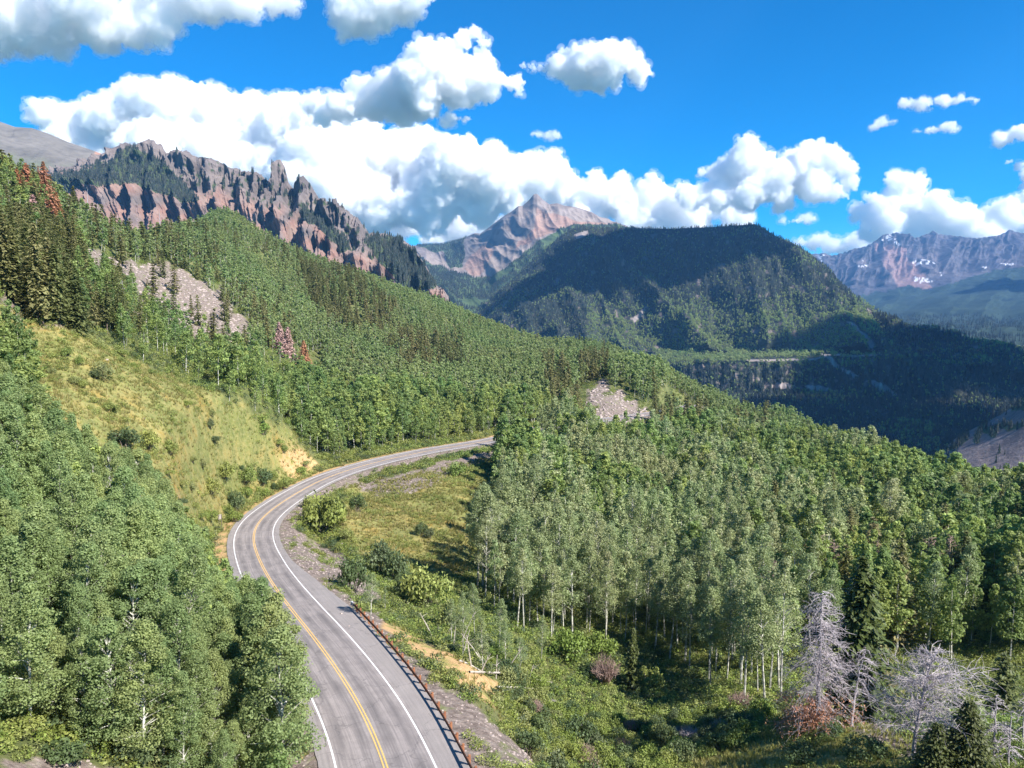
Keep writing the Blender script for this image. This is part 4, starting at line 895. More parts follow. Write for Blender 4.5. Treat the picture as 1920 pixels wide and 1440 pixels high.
NAMED = [(612,1000,88,84,'green','big round green shrub on the inside of the bend'),(585,955,40,34,'green','lower shrub tucked behind the big round one at the bend'),(672,960,34,36,'dark','small dark shrub right of the big round one at the bend'),(858,893,42,34,'green','round shrub alone on the slope below the far road'),
 (790,1003,30,26,'dark','left of two small dark shrubs in the yellow hollow'),(806,1010,22,24,'dark','right of two small dark shrubs in the yellow hollow'),(662,1108,66,72,'dark','dark leafy shrub on the slope between road and hollow'),(712,1075,62,70,'dark','darkest tall shrub above the grassy hollow'),(742,1090,54,66,'dark','dark shrub between the tallest dark one and the olive dome'),
 (800,1135,96,86,'green','broad olive dome-shaped shrub below the grassy hollow'),(760,1120,50,50,'dark','small dark shrub at the foot of the olive dome'),(850,1180,70,60,'green','shrub right of and below the olive dome'),(650,1010,28,22,'green','little shrub on the stony bank under the bend'),
 (441,958,36,44,'dark','dark round shrub beside the left edge of the bend'),(192,712,40,36,'green','round green shrub high on the yellow meadow'),(142,720,30,18,'green','flat shrub on the meadow beside the round one'),(124,668,24,20,'green','small shrub near the top of the meadow'),
 (235,842,66,44,'dark','wide dark shrub patch low on the meadow'),(278,842,50,40,'green','shrub merging into the right end of the wide dark patch'),(318,850,34,30,'green','shrub between the wide dark patch and the meadow shoulder'),(420,895,50,36,'green','left of the shrubs above the roadside bank'),(458,905,46,40,'green','middle of the shrubs above the roadside bank'),(492,908,36,34,'dark','right of the shrubs above the roadside bank'),
 (530,918,26,24,'green','small shrub just above the left verge of the bend'),(395,925,40,34,'green','shrub where the meadow meets the near grove'),(60,655,20,14,'green','tiny shrub at the upper left of the meadow'),(350,762,26,14,'bright','low bright bush on the meadow crest'),(250,690,26,12,'bright','low bush on the meadow crest under the talus'),
 (1068,1238,84,66,'bright','largest yellow-green willow shrub in front of the slim aspens'),(1128,1232,66,52,'bright','yellow-green willow shrub behind the bare pink one'),(1136,1285,62,58,'twig','bare pinkish-brown shrub left of the narrow spruce'),(1215,1285,60,42,'green','grey-green shrub right of the narrow spruce'),(1105,1270,50,30,'dark','low dark shrub left of the bare pink one'),
 (1385,1380,66,52,'dark','dark shrub with burnt-looking top beside the aspens at the knoll'),(1350,1410,60,46,'dark','dark shrub at the lower edge of the gully'),(1010,1395,70,60,'dark','dark rounded shrub at the foot of the guardrail slope'),(1000,1372,34,44,'bright','bright green bush on the guardrail slope'),(1080,1400,80,66,'dark','wide dark shrub in the gully bottom'),
 (120,1430,110,50,'dark','wide dark shrub at the bare ground in the lower left corner'),(40,1380,90,40,'green','pale green shrub left of the wide dark one at the lower left'),(250,1430,90,60,'dark','dark shrub right of the wide dark one in the lower left corner'),(330,1420,80,70,'green','green shrub among white trunks at the lower left'),(420,1425,90,60,'green','green shrub at the foot of the roadside aspens'),
 (1500,1425,80,40,'dark','low dark shrub under the tallest dead conifer'),(1620,1420,90,44,'dark','low shrub between the two dead conifers'),(1560,1380,60,30,'dark','shrub behind the trunk of the tallest dead conifer'),(1460,1365,40,26,'green','small shrub left of the tallest dead conifer'),(680,1310,1,1,'green','x')]
for a in NAMED[:-1]: shrub_px(*a)
for j in range(46):
    for _ in range(30):
        x_, y_ = rnd.uniform(60, 570), rnd.uniform(640, 985)
        if inpoly(np.array([x_]), np.array([y_]), Z_MEADOW)[0] and (y_ > 860 or rnd.random() < .3): break
    shrub_px(x_, y_, rnd.uniform(14, 38), rnd.uniform(9, 24), rnd.choice(['green', 'dark', 'green', 'bright']), 'low shrub scattered on the %s part of the yellow grassy bank' % ('lower' if y_ > 860 else 'upper'), 'low shrubs scattered on the grassy bank')
GULLY = [(880,1185),(1000,1200),(1200,1222),(1330,1290),(1440,1345),(1400,1400),(1260,1440),(1230,1560),(1020,1560),(985,1380),(945,1300)]
SLOPE = [(560,1010),(640,1040),(720,1120),(760,1150),(860,1190),(940,1260),(900,1260),(760,1180),(690,1140),(600,1075)]
v = cand(64, 150, 1.75, .5); px, py = PX(v); off, _, _ = road_at(v[:, 0], v[:, 1]); ing = inpoly(px, py, GULLY) & (rg.random(len(v)) < .86); ins = inpoly(px, py, SLOPE) & (off > 9) & (rg.random(len(v)) < .30)
n_s = 0
for p, x_, y_, a, b in zip(v, px, py, ing, ins):
    if not (a or b) or n_s > 235: continue
    n_s += 1; k = rnd.choices(['green', 'dark', 'bright', 'twig', 'grey'], [5, 4, 3, .4, .7])[0]; w = rnd.uniform(1.5, 3.4) if a else rnd.uniform(.8, 1.8); h = w * rnd.uniform(.55, .95)
    cw = {'green': 'olive green', 'dark': 'dark green', 'bright': 'yellow-green', 'twig': 'bare pinkish', 'grey': 'bare grey'}[k]
    wh = 'on the bank between the bend and the hollow' if b and not a else ('at the upper end of the gully' if y_ < 1230 else ('in the middle of the gully' if y_ < 1330 else 'in the gully near the lower edge'))
    put_shrub((p[0], p[1], p[2] - .1), w, h, k, '%s %s shrub %s' % ('wide' if w > 2.4 else 'small', cw, wh), 'shrubs filling the gully right of the highway')

# ------------------------------------------------------------------ dead, red and single trees
def dead_parts(seed, Ht, R0, n=110, broad=False, low=.08, lean=(0, 0)):
    rng = np.random.default_rng(seed); tr = MB(); br = MB(); k = 9; t = np.linspace(0, 1, k)
    pts = np.stack([lean[0] * t * t + rng.normal(size=k) * .05 * Ht * .2 * t, lean[1] * t * t + rng.normal(size=k) * .03 * t, t * Ht - .3], -1)
    tr.tube(pts, np.interp(t, [0, 1], [.26 * Ht / 13, .03]), 7)
    for i in range(n):
        q = low + (1 - low) * rng.uniform(0, 1) ** (.9); z = q * Ht; o = np.array([np.interp(q, t, pts[:, 0]), np.interp(q, t, pts[:, 1]), z])
        L = R0 * ((1 - q) ** .55 * .9 + .18 if not broad else (math.sin(math.pi * min(1, q * .75 + .22)) ** .8)) * rng.uniform(.28, 1.2)
        a = rng.uniform(0, 6.283); d = np.array([math.cos(a), math.sin(a), 0]); s = np.linspace(0, 1, 6); up = rng.uniform(-.15, .35) + (.45 if broad else 0); dr = rng.uniform(.25, .75) * (.45 if broad else 1)
        side = np.array([-d[1], d[0], 0]) * rng.normal() * .25
        C = o + d * (L * s)[:, None] + side * (L * s * s)[:, None]; C[:, 2] += L * (up * s - dr * s * s) + rng.normal(size=6) * .05 * L * s
        w = .045 if L > 1 else .03
        br.tube(C, np.linspace(w, .014, 6), 3)
        for j in range(int(7 + L * 4.2)):
            f = rng.uniform(.2, 1); c = np.array([np.interp(f, s, C[:, m_]) for m_ in range(3)]); l = L * rng.uniform(.12, .34)
            e = c + (d * .6 + rng.normal(size=3) * .6) * l; e[2] -= l * rng.uniform(-.1, .5); mid = (c + e) / 2 + rng.normal(size=3) * .07 * l; mid[2] += .06 * l
            br.tube([c, mid, e], [.018, .014, .008], 3)
            if rng.random() < .6: br.tube([mid, mid + rng.normal(size=3) * .35 * l], [.012, .007], 3)
    return tr, br
def dead_tree(p, seed, Ht, R0, label, needles=None, mat='grey_wood', n=110, broad=False, low=.08, lean=(0, 0), name='dead_conifer', cat='dead tree', tl=.3):
    tr, br = dead_parts(seed, Ht, R0, n, broad, low, lean); t = empty(name, p, 0); tag(t, label, cat)
    link('trunk', tr.mesh('trunk', [MAT[mat]]), t); link('branches', br.mesh('branches', [MAT[mat]]), t)
    if needles:
        rng = np.random.default_rng(seed); V = np.concatenate(br.V); V = V[(V[:, 2] < Ht * tl)]; V = V[rng.integers(0, len(V), needles)] + rng.normal(size=(needles, 3)) * .12
        nm = MB(); nm.quads(V, rng.normal(size=V.shape), .13, rng, .4, 0, rng.uniform(0, 1, needles)); link('needles', nm.mesh('needles', [MAT['red']]), t)
    return t
def base(px, py, d=None):
    if d is None: p = hit(px, py)
    else: q = P(px, py, d); p = np.array([q[0], q[1], Hs(q[0], q[1])])
    return (float(p[0]), float(p[1]), float(p[2]))
b = base(1532, 1372); S_ = b[1] / FPX
dead_tree(b, 1, 284 * S_, 78 * S_, 'tallest dead grey conifer, with rust-red needles round its base', needles=5200, n=230, tl=.26)
b = base(1712, 1425); S_ = b[1] / FPX
dead_tree(b, 5, 222 * S_, 112 * S_, 'broad dead grey tree with a wide tangle of bare branches at lower right', n=150, broad=True, low=.16, lean=(1.5, 0))
b = base(1597, 1362); S_ = b[1] / FPX
dead_tree(b, 3, 160 * S_, 62 * S_, 'slender leaning dead tree between the two big dead conifers', n=38, low=.35, lean=(1.2, 0))
b = base(1862, 1440); S_ = b[1] / FPX
dead_tree(b, 4, 150 * S_, 42 * S_, 'small bare grey tree near the lower right corner', n=48, low=.15)
b = base(1890, 1440); S_ = b[1] / FPX
dead_tree(b, 6, 120 * S_, 34 * S_, 'bare stem right beside the small grey tree in the lower right corner', n=30, low=.2)
b = base(1917, 1400); S_ = b[1] / FPX
dead_tree(b, 8, 110 * S_, 40 * S_, 'bare grey tree cut by the right edge of the photo', n=40, low=.3)
def fir_at(px, py, hpx, label, R0=None, mat='fir', d=None, name='fir_tree', seed=None, size=.3, tiers=None, per=9, rag=.35):
    b = base(px, py, d); Ht = hpx * b[1] / FPX; seed = seed or int(px + py); cr, tr = fir_parts(seed, Ht, R0 or Ht * .2, tiers or int(Ht * 1.5) + 4, per, 7, size, ragged=rag)
    t = empty(name, b, rnd.uniform(0, 6)); tag(t, label, 'conifer'); link('crown', cr.mesh('crown', [MAT[mat]]), t); link('trunk', tr.mesh('trunk', [MAT['bark']]), t)
fir_at(1606, 1385, 322, 'large olive-green conifer right behind the tallest dead one', mat='fir_dark', per=15, tiers=34, R0=4.2, d=82, size=.5, rag=.5)
fir_at(1812, 1455, 165, 'young green conifer in front of the broad dead tree', mat='fir_dark', per=24, tiers=30, size=.19, R0=3.0, d=61)
fir_at(1752, 1470, 125, 'shorter young conifer under the broad dead tree', mat='fir_dark', per=22, tiers=26, size=.18, R0=2.4, d=61)
fir_at(1880, 1330, 130, 'yellow-green bushy conifer behind the small bare grey tree', R0=2.9, d=84)
fir_at(1186, 1292, 126, 'narrow dark spruce beside the bare pink shrub', R0=1.25, mat='fir_dark', size=.22, tiers=26)
fir_at(1650, 1350, 130, 'dark conifer between the olive conifer and the broad dead tree', R0=3.0, d=92)
for j, (x_, y_, h_) in enumerate([(30,602,165),(72,606,185),(108,603,150),(10,590,150),(146,600,120),(128,588,140),(55,575,150)]):
    fir_at(x_, y_, h_, ['wide dark pine at the left end of the row above the meadow','tallest wide pine in the row above the meadow','pine right of the tallest one above the meadow','pine cut by the left edge above the meadow','right end pine of the row above the meadow','pine behind the right end of the row above the meadow','pine behind the tallest one above the meadow'][j], R0=h_ * .0285, size=.42, d=(160, 160, 163, 168, 166, 176, 180)[j], rag=.45)
for j, (x_, y_, h_, mt, lb) in enumerate([(52,392,84,'red','left one of the two rust-red dying conifers high on the left slope'),(86,410,104,'red','taller orange-red dying conifer high on the left slope'),(74,372,60,'red','upper rust-red conifer behind the tall orange-red one'),(540,662,66,'pink','faded pink dying conifer in the middle of the slope'),(570,662,60,'red','bright red dying conifer right of the faded pink one'),(524,655,60,'pink','greyish pink conifer left of the faded pink one'),(64,428,62,'pink','dull pink conifer under the two rust-red ones'),(34,378,60,'red','rust-red conifer at the far left skyline'),(108,418,56,'red','short rust-red conifer right of the tall orange-red one')]):
    fir_at(x_, y_, h_, lb, R0=h_ * (.085 if x_ > 300 else .07), mat=mt, name='dying_conifer', size=.6, per=9, d=(None, None, None, 420, 415, 430, None, None, None)[j])
for j, (x_, y_, h_) in enumerate([(232,600,75),(18,395,60),(275,640,60),(130,420,50),(300,430,40),(215,470,45),(165,395,45)]):
    b = base(x_, y_); dead_tree(b, 50 + j, h_ * b[1] / FPX, 1.6, ['bare dead conifer left of the talus','bare grey conifer at the far left near the red ones','bare thin conifer under the talus','bare conifer above the talus','bare grey conifer on the skyline slope','bare conifer at the upper edge of the talus','grey dead conifer below the skyline at left'][j], n=44, low=.15)
# young aspens and dead stems by the head of the gully
for j, (x_, y_, h_) in enumerate([(868,1236,128),(905,1262,110),(948,1262,100),(975,1275,84),(846,1215,96),(695,1160,88),(722,1150,52),(1015,1240,90),(890,1200,110),(935,1230,110),(600,1120,0)][:-1]):
    b = base(x_, y_); cr, tk, H0 = AM['olive'][j % 5]; place_tree('aspen_tree', cr, tk, b[0], b[1], b[2], h_ * b[1] / FPX / H0, j, ['young aspen above the orange dirt strip','young aspen among the bare stems','young aspen at the right of the bare stems','lowest young aspen by the fallen logs','young aspen left of the bare stems','lone slim aspen on the bank above the guardrail end','small aspen beside the lone slim one on the bank','young aspen between bare stems and willow shrubs','young aspen behind the leftmost of the bare stems','young aspen behind the fallen logs'][j], 'aspen tree', 'young aspens at the head of the gully')
DS = [(812,1195,48,-.5),(850,1215,44,.1),(868,1228,50,.25),(884,1250,60,-.15),(900,1262,40,.5),(915,1266,52,-.4),(930,1272,46,.05),(944,1268,60,.6),(955,1278,40,-.2),(965,1284,44,.1),(836,1190,38,.7),(905,1240,56,-.7),(862,1208,66,.45),(990,1280,34,.3)]
for j, (x_, y_, h_, ln) in enumerate(DS):
    b = base(x_, y_); L = h_ * b[1] / FPX; a = MB(); rng = np.random.default_rng(j)
    a.tube([(0, 0, -.2), (ln * L * .5, 0, L * .5), (ln * L * 1.05, rng.normal() * .2, L)], [.09, .07, .03], 5)
    for q in range(3): f = rng.uniform(.4, .9); a.tube([(ln * L * f, 0, L * f), (ln * L * f + rng.normal() * .5, rng.normal() * .4, L * f + rng.uniform(.1, .5))], [.035, .012], 3)
    tag(link('dead_sapling', a.mesh('dead_sapling', [MAT['pale_wood']])), ('upright' if abs(ln) < .3 else 'leaning') + ' bare pale stem standing below the orange dirt strip', 'dead sapling', 'bare stems below the orange dirt strip').location = b
for j, (x0_, y0_, x1_, y1_) in enumerate([(880,1262,990,1268),(930,1290,1010,1294),(860,1240,905,1262),(960,1272,1040,1282),(940,1300,980,1290),(170,1315,250,1300),(820,1180,850,1210),(700,1230,0,0)][:-1]):
    p0 = np.array(base(x0_, y0_)); p1 = np.array(base(x1_, y1_)); a = MB(); a.tube([(0, 0, .12), (p1 - p0) / 2 + (0, 0, .25), p1 - p0 + (0, 0, .12)], [.14, .11, .05], 6)
    for q in range(2): f = .25 + .18 * q; a.tube([(p1 - p0) * f + (0, 0, .18), (p1 - p0) * f + np.random.default_rng(j * 9 + q).normal(size=3) * .5 + (0, 0, .6)], [.03, .01], 3)
    tag(link('fallen_log', a.mesh('fallen_log', [MAT['pale_wood']])), ['pale fallen trunk across the bare stems','lowest fallen trunk below the dirt strip','fallen trunk at the foot of the dirt strip','fallen trunk reaching toward the willow shrubs','short fallen trunk beside the lowest one','fallen trunk in the near left grove','fallen trunk at the upper end of the dirt strip'][j], 'fallen log').location = p0
# boulders by the road
ROCKM = simple('pale_boulder', (.42, .35, .31), .9, 0, (3, (.28, .22, .2)))
def boulder(seed):
    bm = bmesh.new(); bmesh.ops.create_icosphere(bm, subdivisions=2, radius=1); me = bpy.data.meshes.new('boulder'); bm.to_mesh(me); bm.free()
    n = len(me.vertices); v = np.empty(n * 3); me.vertices.foreach_get('co', v); v = v.reshape(-1, 3); v = v * (1 + noise3(v * 1.3 + seed * 5, seed)[:, None] * .7) * (1, .8, .62); me.vertices.foreach_set('co', v.ravel()); me.materials.append(ROCKM); me.update(); return me
BL = [boulder(i) for i in range(5)]
for j, (x_, y_, w_) in enumerate([(737,1122,12),(745,1165,9),(640,1152,7),(735,1150,7),(700,1140,6),(655,1175,6),(640,1020,7),(770,925,8),(1290,1425,12),(120,1432,26),(200,675,5),(270,785,5)]):
    b = base(x_, y_); o = link('boulder', BL[j % 5]); o.location = b; s = w_ * b[1] / FPX * .6; o.scale = (s, s, s); o.rotation_euler = (0, 0, j)
    tag(o, ['reddish boulder on the bank below the bend','pale boulder right of the slim aspen','small stone beside the pavement near the guardrail end','pale stone under the reddish boulder','stone left of the slim aspen on the bank','stone next to the guardrail end','stone on the gravel bank inside the bend','stone on the stony slope below the far road','pale boulder at the lower edge of the gully','pale boulder in the lower left corner clearing','pale stone near the top of the meadow','pale stone in the middle of the meadow'][j], 'boulder')

# ------------------------------------------------------------------ ground cover: grass, weeds, stones
def tuft(seed, mat, n=9, h=.5):
    rng = np.random.default_rng(seed); V = []; F = []; tn = []
    for i in range(n):
        a = rng.uniform(0, 6.28); r = rng.uniform(0, .22); c = np.array([math.cos(a) * r, math.sin(a) * r, 0]); l = rng.uniform(.5, 1) * h; w = rng.uniform(.03, .06); s = np.array([-math.sin(a), math.cos(a), 0]) * w
        V += [c - s, c + s, c + (math.cos(a) * .35 * l + rng.normal() * .05, math.sin(a) * .35 * l, l)]; F.append((3 * i, 3 * i + 1, 3 * i + 2)); tn += [rng.random()] * 3
    return mesh_np('tuft', V, [F], [MAT[mat]], attrs={'tone': tn})
def weed(seed, mat):
    rng = np.random.default_rng(seed); m = MB()
    for k in range(3): lump(m, rng.normal(size=3) * (.3, .3, .08) + (0, 0, .22), .3, 30, .065, rng, flat=.7)
    return m.mesh('weed', [MAT[mat]])
C_T = proto_coll('tuft', [tuft(i, 'tuft') for i in range(5)]); C_W = proto_coll('weed', [weed(i, 'weed') for i in range(4)]); C_S = proto_coll('stone', BL)
C_U = proto_coll('underbrush', [joined_ for joined_ in [weed(20 + i, m_) for i, m_ in enumerate(('shrub', 'shrub_bright', 'shrub_dark', 'weed'))]])
def gscatter(name, n, y0, y1, keep, s0, s1, coll, k, label, cat, seed, grow=0):
    rng = np.random.default_rng(seed); y = np.sqrt(rng.uniform(y0 ** 1.4, y1 ** 1.4, n) ** (2 / 1.4)); x = rng.uniform(-.7, .7, n) * y; z = H(x, y); v = np.stack([x, y, z], -1)
    px, py = PX(v); off, _, _ = road_at(x, y); g, rock, dirt = zones(v); m = keep(px, py, off, g, rock, dirt, v, rng.random(n)) & (px > -30) & (px < 1950) & (py < 1500)
    s = rng.uniform(s0, s1, m.sum()) * (1 + grow * np.clip((y[m] - 60) / 150, 0, 3)); scatter(name, v[m], s, rng.integers(0, k, m.sum()), coll, label, cat, .12, seed)
vis = lambda v: v[:, 1] < 330
gscatter('meadow_grass', 150000, 45, 300, lambda px, py, off, g, rock, dirt, v, r: (g | ((off > -9) & (off < -5.3) & (r < .5)) | ((off > 8) & (off < 16) & ~rock & (r < .4))) & (np.abs(off) > 5.4) & (noise3(v / 6, 3) + r * .8 > .2), .6, 1.3, C_T, 5, 'dry yellow-green grass tufts on the meadow, hollow and verges', 'grass', 31, .5)
gscatter('meadow_weeds', 60000, 45, 300, lambda px, py, off, g, rock, dirt, v, r: (g | ((off > 6.5) & (off < 40) & (v[:, 1] < 240))) & ~(inpoly(px, py, Z_GRAVEL[0]) & (r > .12)) & (off > -999) & (np.abs(off) > 6.4) & (noise3(v / 7, 5) * 1.3 + noise3(v / 2.5, 6) * .7 > np.where(rock, .3, .12) - .3 * (py > 880) * (off < 0)), .5, 1.5, C_W, 4, 'patches of green weeds on the meadow and the road banks', 'weeds', 32, .3)
gscatter('undergrowth', 95000, 42, 320, lambda px, py, off, g, rock, dirt, v, r: ~g & ~rock & ~dirt & (np.abs(off) > 7.5) & (r < .8), .6, 1.8, C_U, 4, 'leafy undergrowth covering the forest floor', 'undergrowth', 33, .5)
gscatter('gravel', 70000, 45, 320, lambda px, py, off, g, rock, dirt, v, r: rock & (np.abs(off) > 5.2), .03, .14, C_S, 5, 'pale gravel and broken stones on the road banks', 'gravel', 34, .6)
q = np.concatenate([hit_ for hit_ in [cand(300, 520, 2.6, .7)]]); px, py = PX(q); k_ = np.zeros(len(q), bool)
for z_ in Z_TALUS[:2]: k_ |= soft(px, py, z_)
k_ &= rg.random(len(q)) < .8; scatter('talus_stones', q[k_], rg.uniform(.25, 1.1, k_.sum()) ** 1.3, rg.integers(0, 5, k_.sum()), C_S, 'grey talus stones on the steep slope among conifers', 'talus', .3, 35)
gscatter('hillside_brush', 50000, 300, 620, lambda px, py, off, g, rock, dirt, v, r: ~rock & (np.abs(off) > 8) & ((px < 700) | (px > 1020) | (v[:, 1] < 430)), 1.2, 3.0, C_U, 4, 'low leafy brush between the conifers on the slope around the talus', 'brush', 36)
EDGE = [(526,1425),(518,1385),(510,1345),(500,1305),(490,1265),(474,1225),(455,1185),(430,1150),(535,1480),(495,1350),(475,1300),(505,1420)]
for j, (x_, y_) in enumerate(EDGE):
    b = base(x_, y_); cr, tk, H0 = AM['green'][j % 5]; place_tree('aspen_tree', cr, tk, b[0], b[1], b[2], rnd.uniform(10.8, 12.6) * min(1, max(.5, (y_ - 1020) / 300)) / H0, j * 1.3, 'tall leafy aspen in the front row that overhangs the left lane', 'aspen tree', 'front row of aspens beside the left lane')
for j, (x_, y_, h_, lb) in enumerate([(1530,1150,130,'left of the pale leafless aspens above the tallest dead conifer'),(1558,1160,120,'right of the pale leafless aspens above the tallest dead conifer'),(1640,1140,105,'pale leafless aspen right of the olive conifer'),(1742,1160,130,'pale pinkish leafless aspen above the broad dead tree'),(1775,1150,120,'right-hand of the two leafless aspens above the broad dead tree'),(1050,1060,90,'bare aspen in the middle of the slim-trunked grove'),(1445,1220,140,'bare aspen among slim trunks left of the dead conifers'),(1290,1000,80,'bare aspen crown in the middle of the right forest')]):
    b = base(x_, y_); dead_tree(b, 80 + j, 1.28 * h_ * b[1] / FPX, 2.6, lb, mat='twig', n=55, broad=True, low=.55, name='bare_aspen')
print('small things', round(time.time() - T0, 1))

# ------------------------------------------------------------------ clouds (closed bodies of white vapour)
mc = bpy.data.materials.new('cloud_vapour'); mc.use_nodes = True; mc.node_tree.nodes.remove(mc.node_tree.nodes['Principled BSDF'])
def vapour(name, dens):
    m = bpy.data.materials.new(name); m.use_nodes = True; t = m.node_tree; t.nodes.remove(t.nodes['Principled BSDF'])
    v = t.nodes.new('ShaderNodeVolumeScatter'); v.inputs['Color'].default_value = (1, 1, 1, 1); v.inputs['Density'].default_value = dens; v.inputs['Anisotropy'].default_value = .1
    t.links.new(v.outputs[0], t.nodes['Material Output'].inputs['Volume']); return m
VC = {}
def cloud(label, blobs, dist, vox=3.0, seed=1, dens=.12, lump=1.0):
    """dens: optical depth per photo pixel of thickness"""
    rnd = random.Random(seed); k = dist / FPX
    bm = bmesh.new()
    for b in blobs:
        px, py, r = b[:3]; fl = b[3] if len(b) > 3 else 1
        d = dist + rnd.uniform(-.6, .6) * r * k
        bmesh.ops.create_icosphere(bm, subdivisions=3, radius=1, matrix=Matrix.Translation(P(px, py, d)) @ Matrix.Diagonal((r * k * .93, r * k * 1.1, r * k * fl * .93, 1)))
    me = bpy.data.meshes.new('cloud'); bm.to_mesh(me); bm.free()
    o = link('cloud', me); md = o.modifiers.new('r', 'REMESH'); md.mode = 'VOXEL'; md.voxel_size = vox * k
    dg = bpy.context.evaluated_depsgraph_get(); me2 = bpy.data.meshes.new_from_object(o.evaluated_get(dg)); o.modifiers.clear(); o.data = me2
    def fetch(me2):
        n = len(me2.vertices); v = np.empty(n * 3); me2.vertices.foreach_get('co', v); return n, v.reshape(-1, 3)
    n, v = fetch(me2)
    for (lam, amp) in ((75, 26), (34, 15), (0, 0), (16, 9), (0, .6), (8, 5.5), (4, 3)):
        if lam == 0:     # close the folds the lumps have made
            md = o.modifiers.new('r', 'REMESH'); md.mode = 'VOXEL'; md.voxel_size = vox * (.8 if amp == 0 else .6) * k
            dg = bpy.context.evaluated_depsgraph_get(); me2 = bpy.data.meshes.new_from_object(o.evaluated_get(dg)); o.modifiers.clear(); o.data = me2; n, v = fetch(me2); continue
        t = np.empty(n * 3); me2.vertices.foreach_get('normal', t); nn = t.reshape(-1, 3)
        a = np.abs(noise3(v / (lam * lump * k) + 7.3 * seed, seed)) * 2 - .36
        v = v + nn * (a * amp * lump * k)[:, None]; me2.vertices.foreach_set('co', v.ravel()); me2.update()
    key = round(dens / k, 6)
    if key not in VC: VC[key] = vapour('cloud_vapour', key)
    me2.materials.clear(); me2.materials.append(VC[key]); me2.polygons.foreach_set('use_smooth', [True] * len(me2.polygons))
    fm = me2.copy(); fm.name = 'vapour_fringe'; n, v = fetch(fm); t = np.empty(n * 3); fm.vertices.foreach_get('normal', t)
    a = 1.2 + np.clip(fbm(v / (26 * lump * k) + seed, 3, 90 + seed) * 2.4 + .1, -.15, 2) * 11
    v = v + t.reshape(-1, 3) * (a * lump * k)[:, None]; fm.vertices.foreach_set('co', v.ravel()); fm.update()
    kf = 'f%g' % round(dens / k, 6)
    if kf not in VC: VC[kf] = vapour('thin_vapour', .022 / k)
    fm.materials.clear(); fm.materials.append(VC[kf]); link('vapour_fringe', fm, o)
    tag(o, label, 'cloud', 'cumulus clouds in the blue sky'); return o
cloud('large grey-based cumulus in the upper left corner of the sky', [(30,30,75),(100,45,58),(-60,40,80),(180,40,60),(250,55,46),(300,52,38),(150,-5,66),(300,-5,52),(380,-10,52),(450,0,42),(505,0,30),(535,-5,22),(70,80,28)], 7000, 2.6, 3, .05)
cloud('ragged cloud cut off by the top edge above the tall cumulus tower', [(700,10,55),(750,0,50),(665,35,34),(690,48,28),(640,62,14),(770,-10,34),(630,0,22)], 7500, 2.4, 5, .07)
cloud('longest white cloud bank, behind the jagged cliffs and left of the red peak', [(75,215,26),(110,225,40),(160,240,52),(215,225,56),(270,205,64),(330,212,70),(400,225,64),(470,228,60),(540,235,58),(600,240,60),(660,255,60),(130,270,50),(200,290,62),(300,300,80),(400,315,90),(500,330,100),(600,340,100),(700,325,92),(780,300,72),(850,320,72),(920,335,64),(980,340,54),(1020,330,38),(700,390,60),(800,380,64),(900,380,50),(620,400,60),(960,380,36)], 15000, 3.2, 1)
cloud('dark flat grey cloud layer in the gap between cliffs and red peak', [(760,425,50,.45),(850,425,60,.4),(700,420,50,.5),(930,420,40,.4),(820,450,40,.3)], 17000, 3.5, 12, .08)
cloud('towering cumulus with a knobbly top, above the middle of the cloud bank', [(700,190,42),(740,165,45),(775,140,42),(805,115,42),(840,100,34),(868,72,24),(885,60,14),(905,75,13),(850,150,56),(790,180,48),(900,155,40),(935,150,26),(960,152,14),(650,195,34),(600,200,30),(905,110,20),(745,205,34)], 11000, 2.6, 2)
cloud('tiny cloud scrap below the towering cumulus', [(850,218,14,.6),(875,222,12,.6),(835,228,9,.6)], 11000, 2, 21, .1, .6)
cloud('isolated compact white cloud high in the centre of the sky', [(1100,118,42),(1145,112,40),(1180,108,30),(1060,130,30),(1130,132,36),(1030,130,17),(1003,124,13),(980,122,11),(1192,130,20),(1090,140,30)], 9000, 2, 4)
cloud('thin lens-shaped cloud wisp below the isolated compact cloud', [(1005,251,13,.4),(1025,252,15,.45),(1040,253,9,.4)], 11000, 1.8, 22, .06, .5)
cloud('low cloud bank rising directly behind the red peak', [(1055,362,36),(1105,358,38),(1155,366,40),(1215,372,36),(1265,380,36),(1320,395,32),(1365,400,28),(1100,400,46),(1200,410,46),(1030,392,38),(1290,420,36),(1370,425,26)], 15500, 2.8, 6)
cloud('double-topped grey-bellied cumulus above the dark flat ridge', [(1395,308,40),(1430,300,26),(1362,318,26),(1312,316,11),(1510,310,42),(1555,302,27),(1590,322,24),(1450,340,42),(1530,350,36),(1400,358,38),(1345,362,30),(1300,372,26),(1470,370,24),(1600,340,16)], 13500, 2.6, 7)
cloud('bright cumulus above the snow-patched far mountains', [(1680,343,30),(1718,345,30),(1645,385,28),(1700,388,38),(1760,385,34),(1645,420,36),(1720,425,40),(1800,415,40),(1870,405,36),(1930,405,42),(1990,400,50),(1605,400,20),(1850,445,40)], 15000, 2.7, 8)
cloud('flat pale cloud lying low over the left end of the far mountains', [(1500,456,18,.5),(1550,452,26,.5),(1610,450,30,.5),(1670,450,34,.5),(1730,452,36,.5),(1570,468,30,.5)], 17500, 2.8, 9, .1)
cloud('long wispy cloud, highest of the small ones on the right', [(1700,190,14,.5),(1730,195,19,.6),(1765,190,16,.5),(1795,187,17,.5),(1825,186,12,.5),(1742,205,11,.5)], 9000, 1.9, 10, .09, .6)
cloud('small slanting cloud puff under the long wispy cloud', [(1640,238,10,.5),(1655,232,13,.6),(1675,228,11,.5)], 10000, 1.8, 13, .09, .5)
cloud('small flat cloud puff right of the slanting one', [(1720,246,10,.5),(1745,243,15,.5),(1775,238,13,.5),(1790,243,8,.4)], 10000, 1.8, 14, .09, .5)
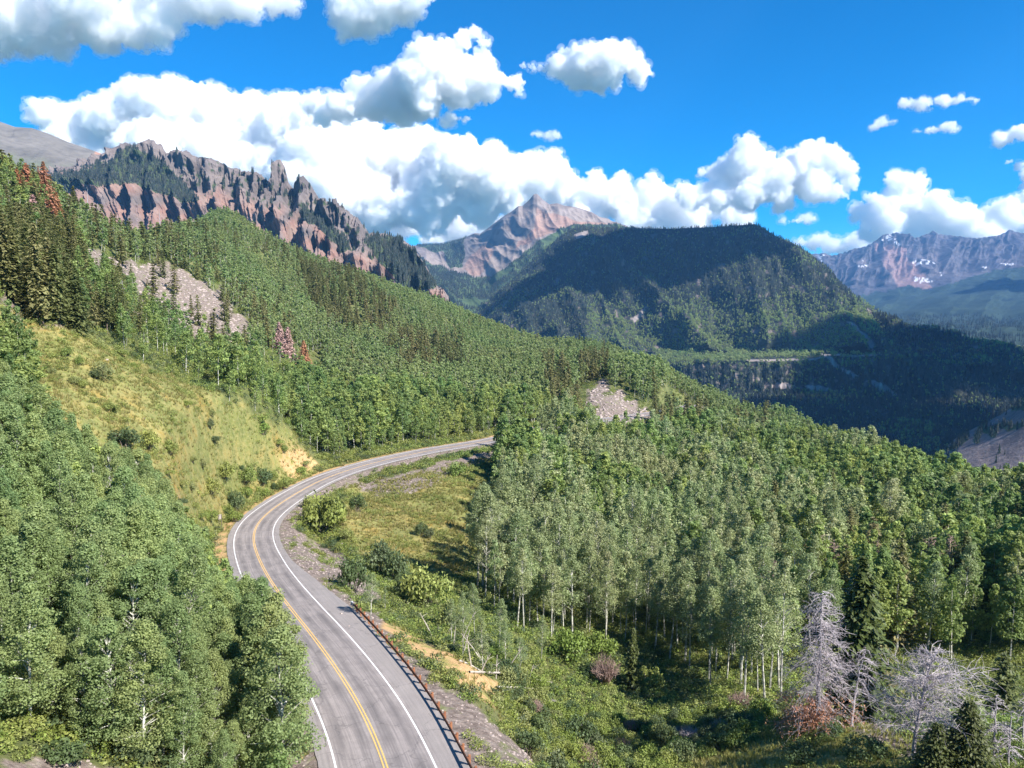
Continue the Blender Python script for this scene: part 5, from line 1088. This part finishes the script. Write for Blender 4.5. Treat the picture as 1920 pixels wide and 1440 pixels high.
cloud('round cloud puff at the right edge of the sky', [(1895,250,17),(1920,248,20),(1950,250,22),(1880,256,9)], 10000, 2, 15, .11, .7)
cloud('scrap of cloud at the right edge below the round puff', [(1915,308,12,.6),(1935,325,16),(1925,340,12),(1890,303,8,.4)], 10000, 2, 16, .1, .6)
cloud('small bright puff between the double-topped cumulus and the bright one', [(1545,368,14,.7),(1565,362,17,.7),(1585,367,13,.6)], 13000, 2, 17, .11, .7)
cloud('little flat puff just above the right shoulder of the dark mountain', [(1490,414,12,.6),(1510,412,15,.6),(1525,411,10,.6),(1468,411,8,.8)], 13000, 1.8, 18, .1, .6)
# clouds overhead, out of the picture, that shade the middle mountain and the canyon
def shade_cloud(label, target, rx, ry, h, seed):
    t = (h - target[2]) / SDIR.z; c = np.array(target) + np.array(SDIR) * t
    rnd = random.Random(seed); bm = bmesh.new()
    for i in range(14):
        a = rnd.uniform(0, 6.28); q = math.sqrt(rnd.random()) * .8
        bmesh.ops.create_icosphere(bm, subdivisions=4, radius=1, matrix=Matrix.Translation((c[0] + math.cos(a) * q * rx, c[1] + math.sin(a) * q * ry, c[2] + rnd.uniform(0, 80))) @ Matrix.Diagonal((rx * .35, ry * .35, 110, 1)))
    me = bpy.data.meshes.new('cloud'); bm.to_mesh(me); bm.free()
    n = len(me.vertices); v = np.empty(n * 3); me.vertices.foreach_get('co', v); v = v.reshape(-1, 3); t2 = np.empty(n * 3); me.vertices.foreach_get('normal', t2)
    v = v + t2.reshape(-1, 3) * (np.abs(noise3(v / 180, seed)) * 160)[:, None]; me.vertices.foreach_set('co', v.ravel()); me.update()
    me.materials.append(SHV); tag(link('cloud', me), label, 'cloud', 'clouds overhead outside the picture')
SHV = vapour('overhead_vapour', .03)
SHADES = [(P(1180,500,3350),420,430,1700,101),(P(1330,470,3150),260,380,1700,102),(P(1850,700,2000),430,420,1500,103),(P(1690,830,1500),260,260,1500,104),(P(1880,830,1250),200,240,1400,105),((5200,7000,0),1500,900,2600,106)]
for i, s in enumerate(SHADES): shade_cloud('overhead cloud that shades the slopes, outside the picture', *s)

# ------------------------------------------------------------------ haze
hm = bpy.data.materials.new('haze_air'); hm.use_nodes = True; t = hm.node_tree; t.nodes.remove(t.nodes['Principled BSDF'])
v = t.nodes.new('ShaderNodeVolumePrincipled'); v.inputs['Color'].default_value = (.22, .52, 1, 1); v.inputs['Density'].default_value = 3.8e-5; v.inputs['Anisotropy'].default_value = .1
t.links.new(v.outputs[0], t.nodes['Material Output'].inputs['Volume'])
mb = MB(); mb.box((0, 5600, 402), 19000, 12800, 1596)
tag(link('haze', mb.mesh('haze', [hm])), kind='stuff')
print('done', round(time.time() - T0, 1))
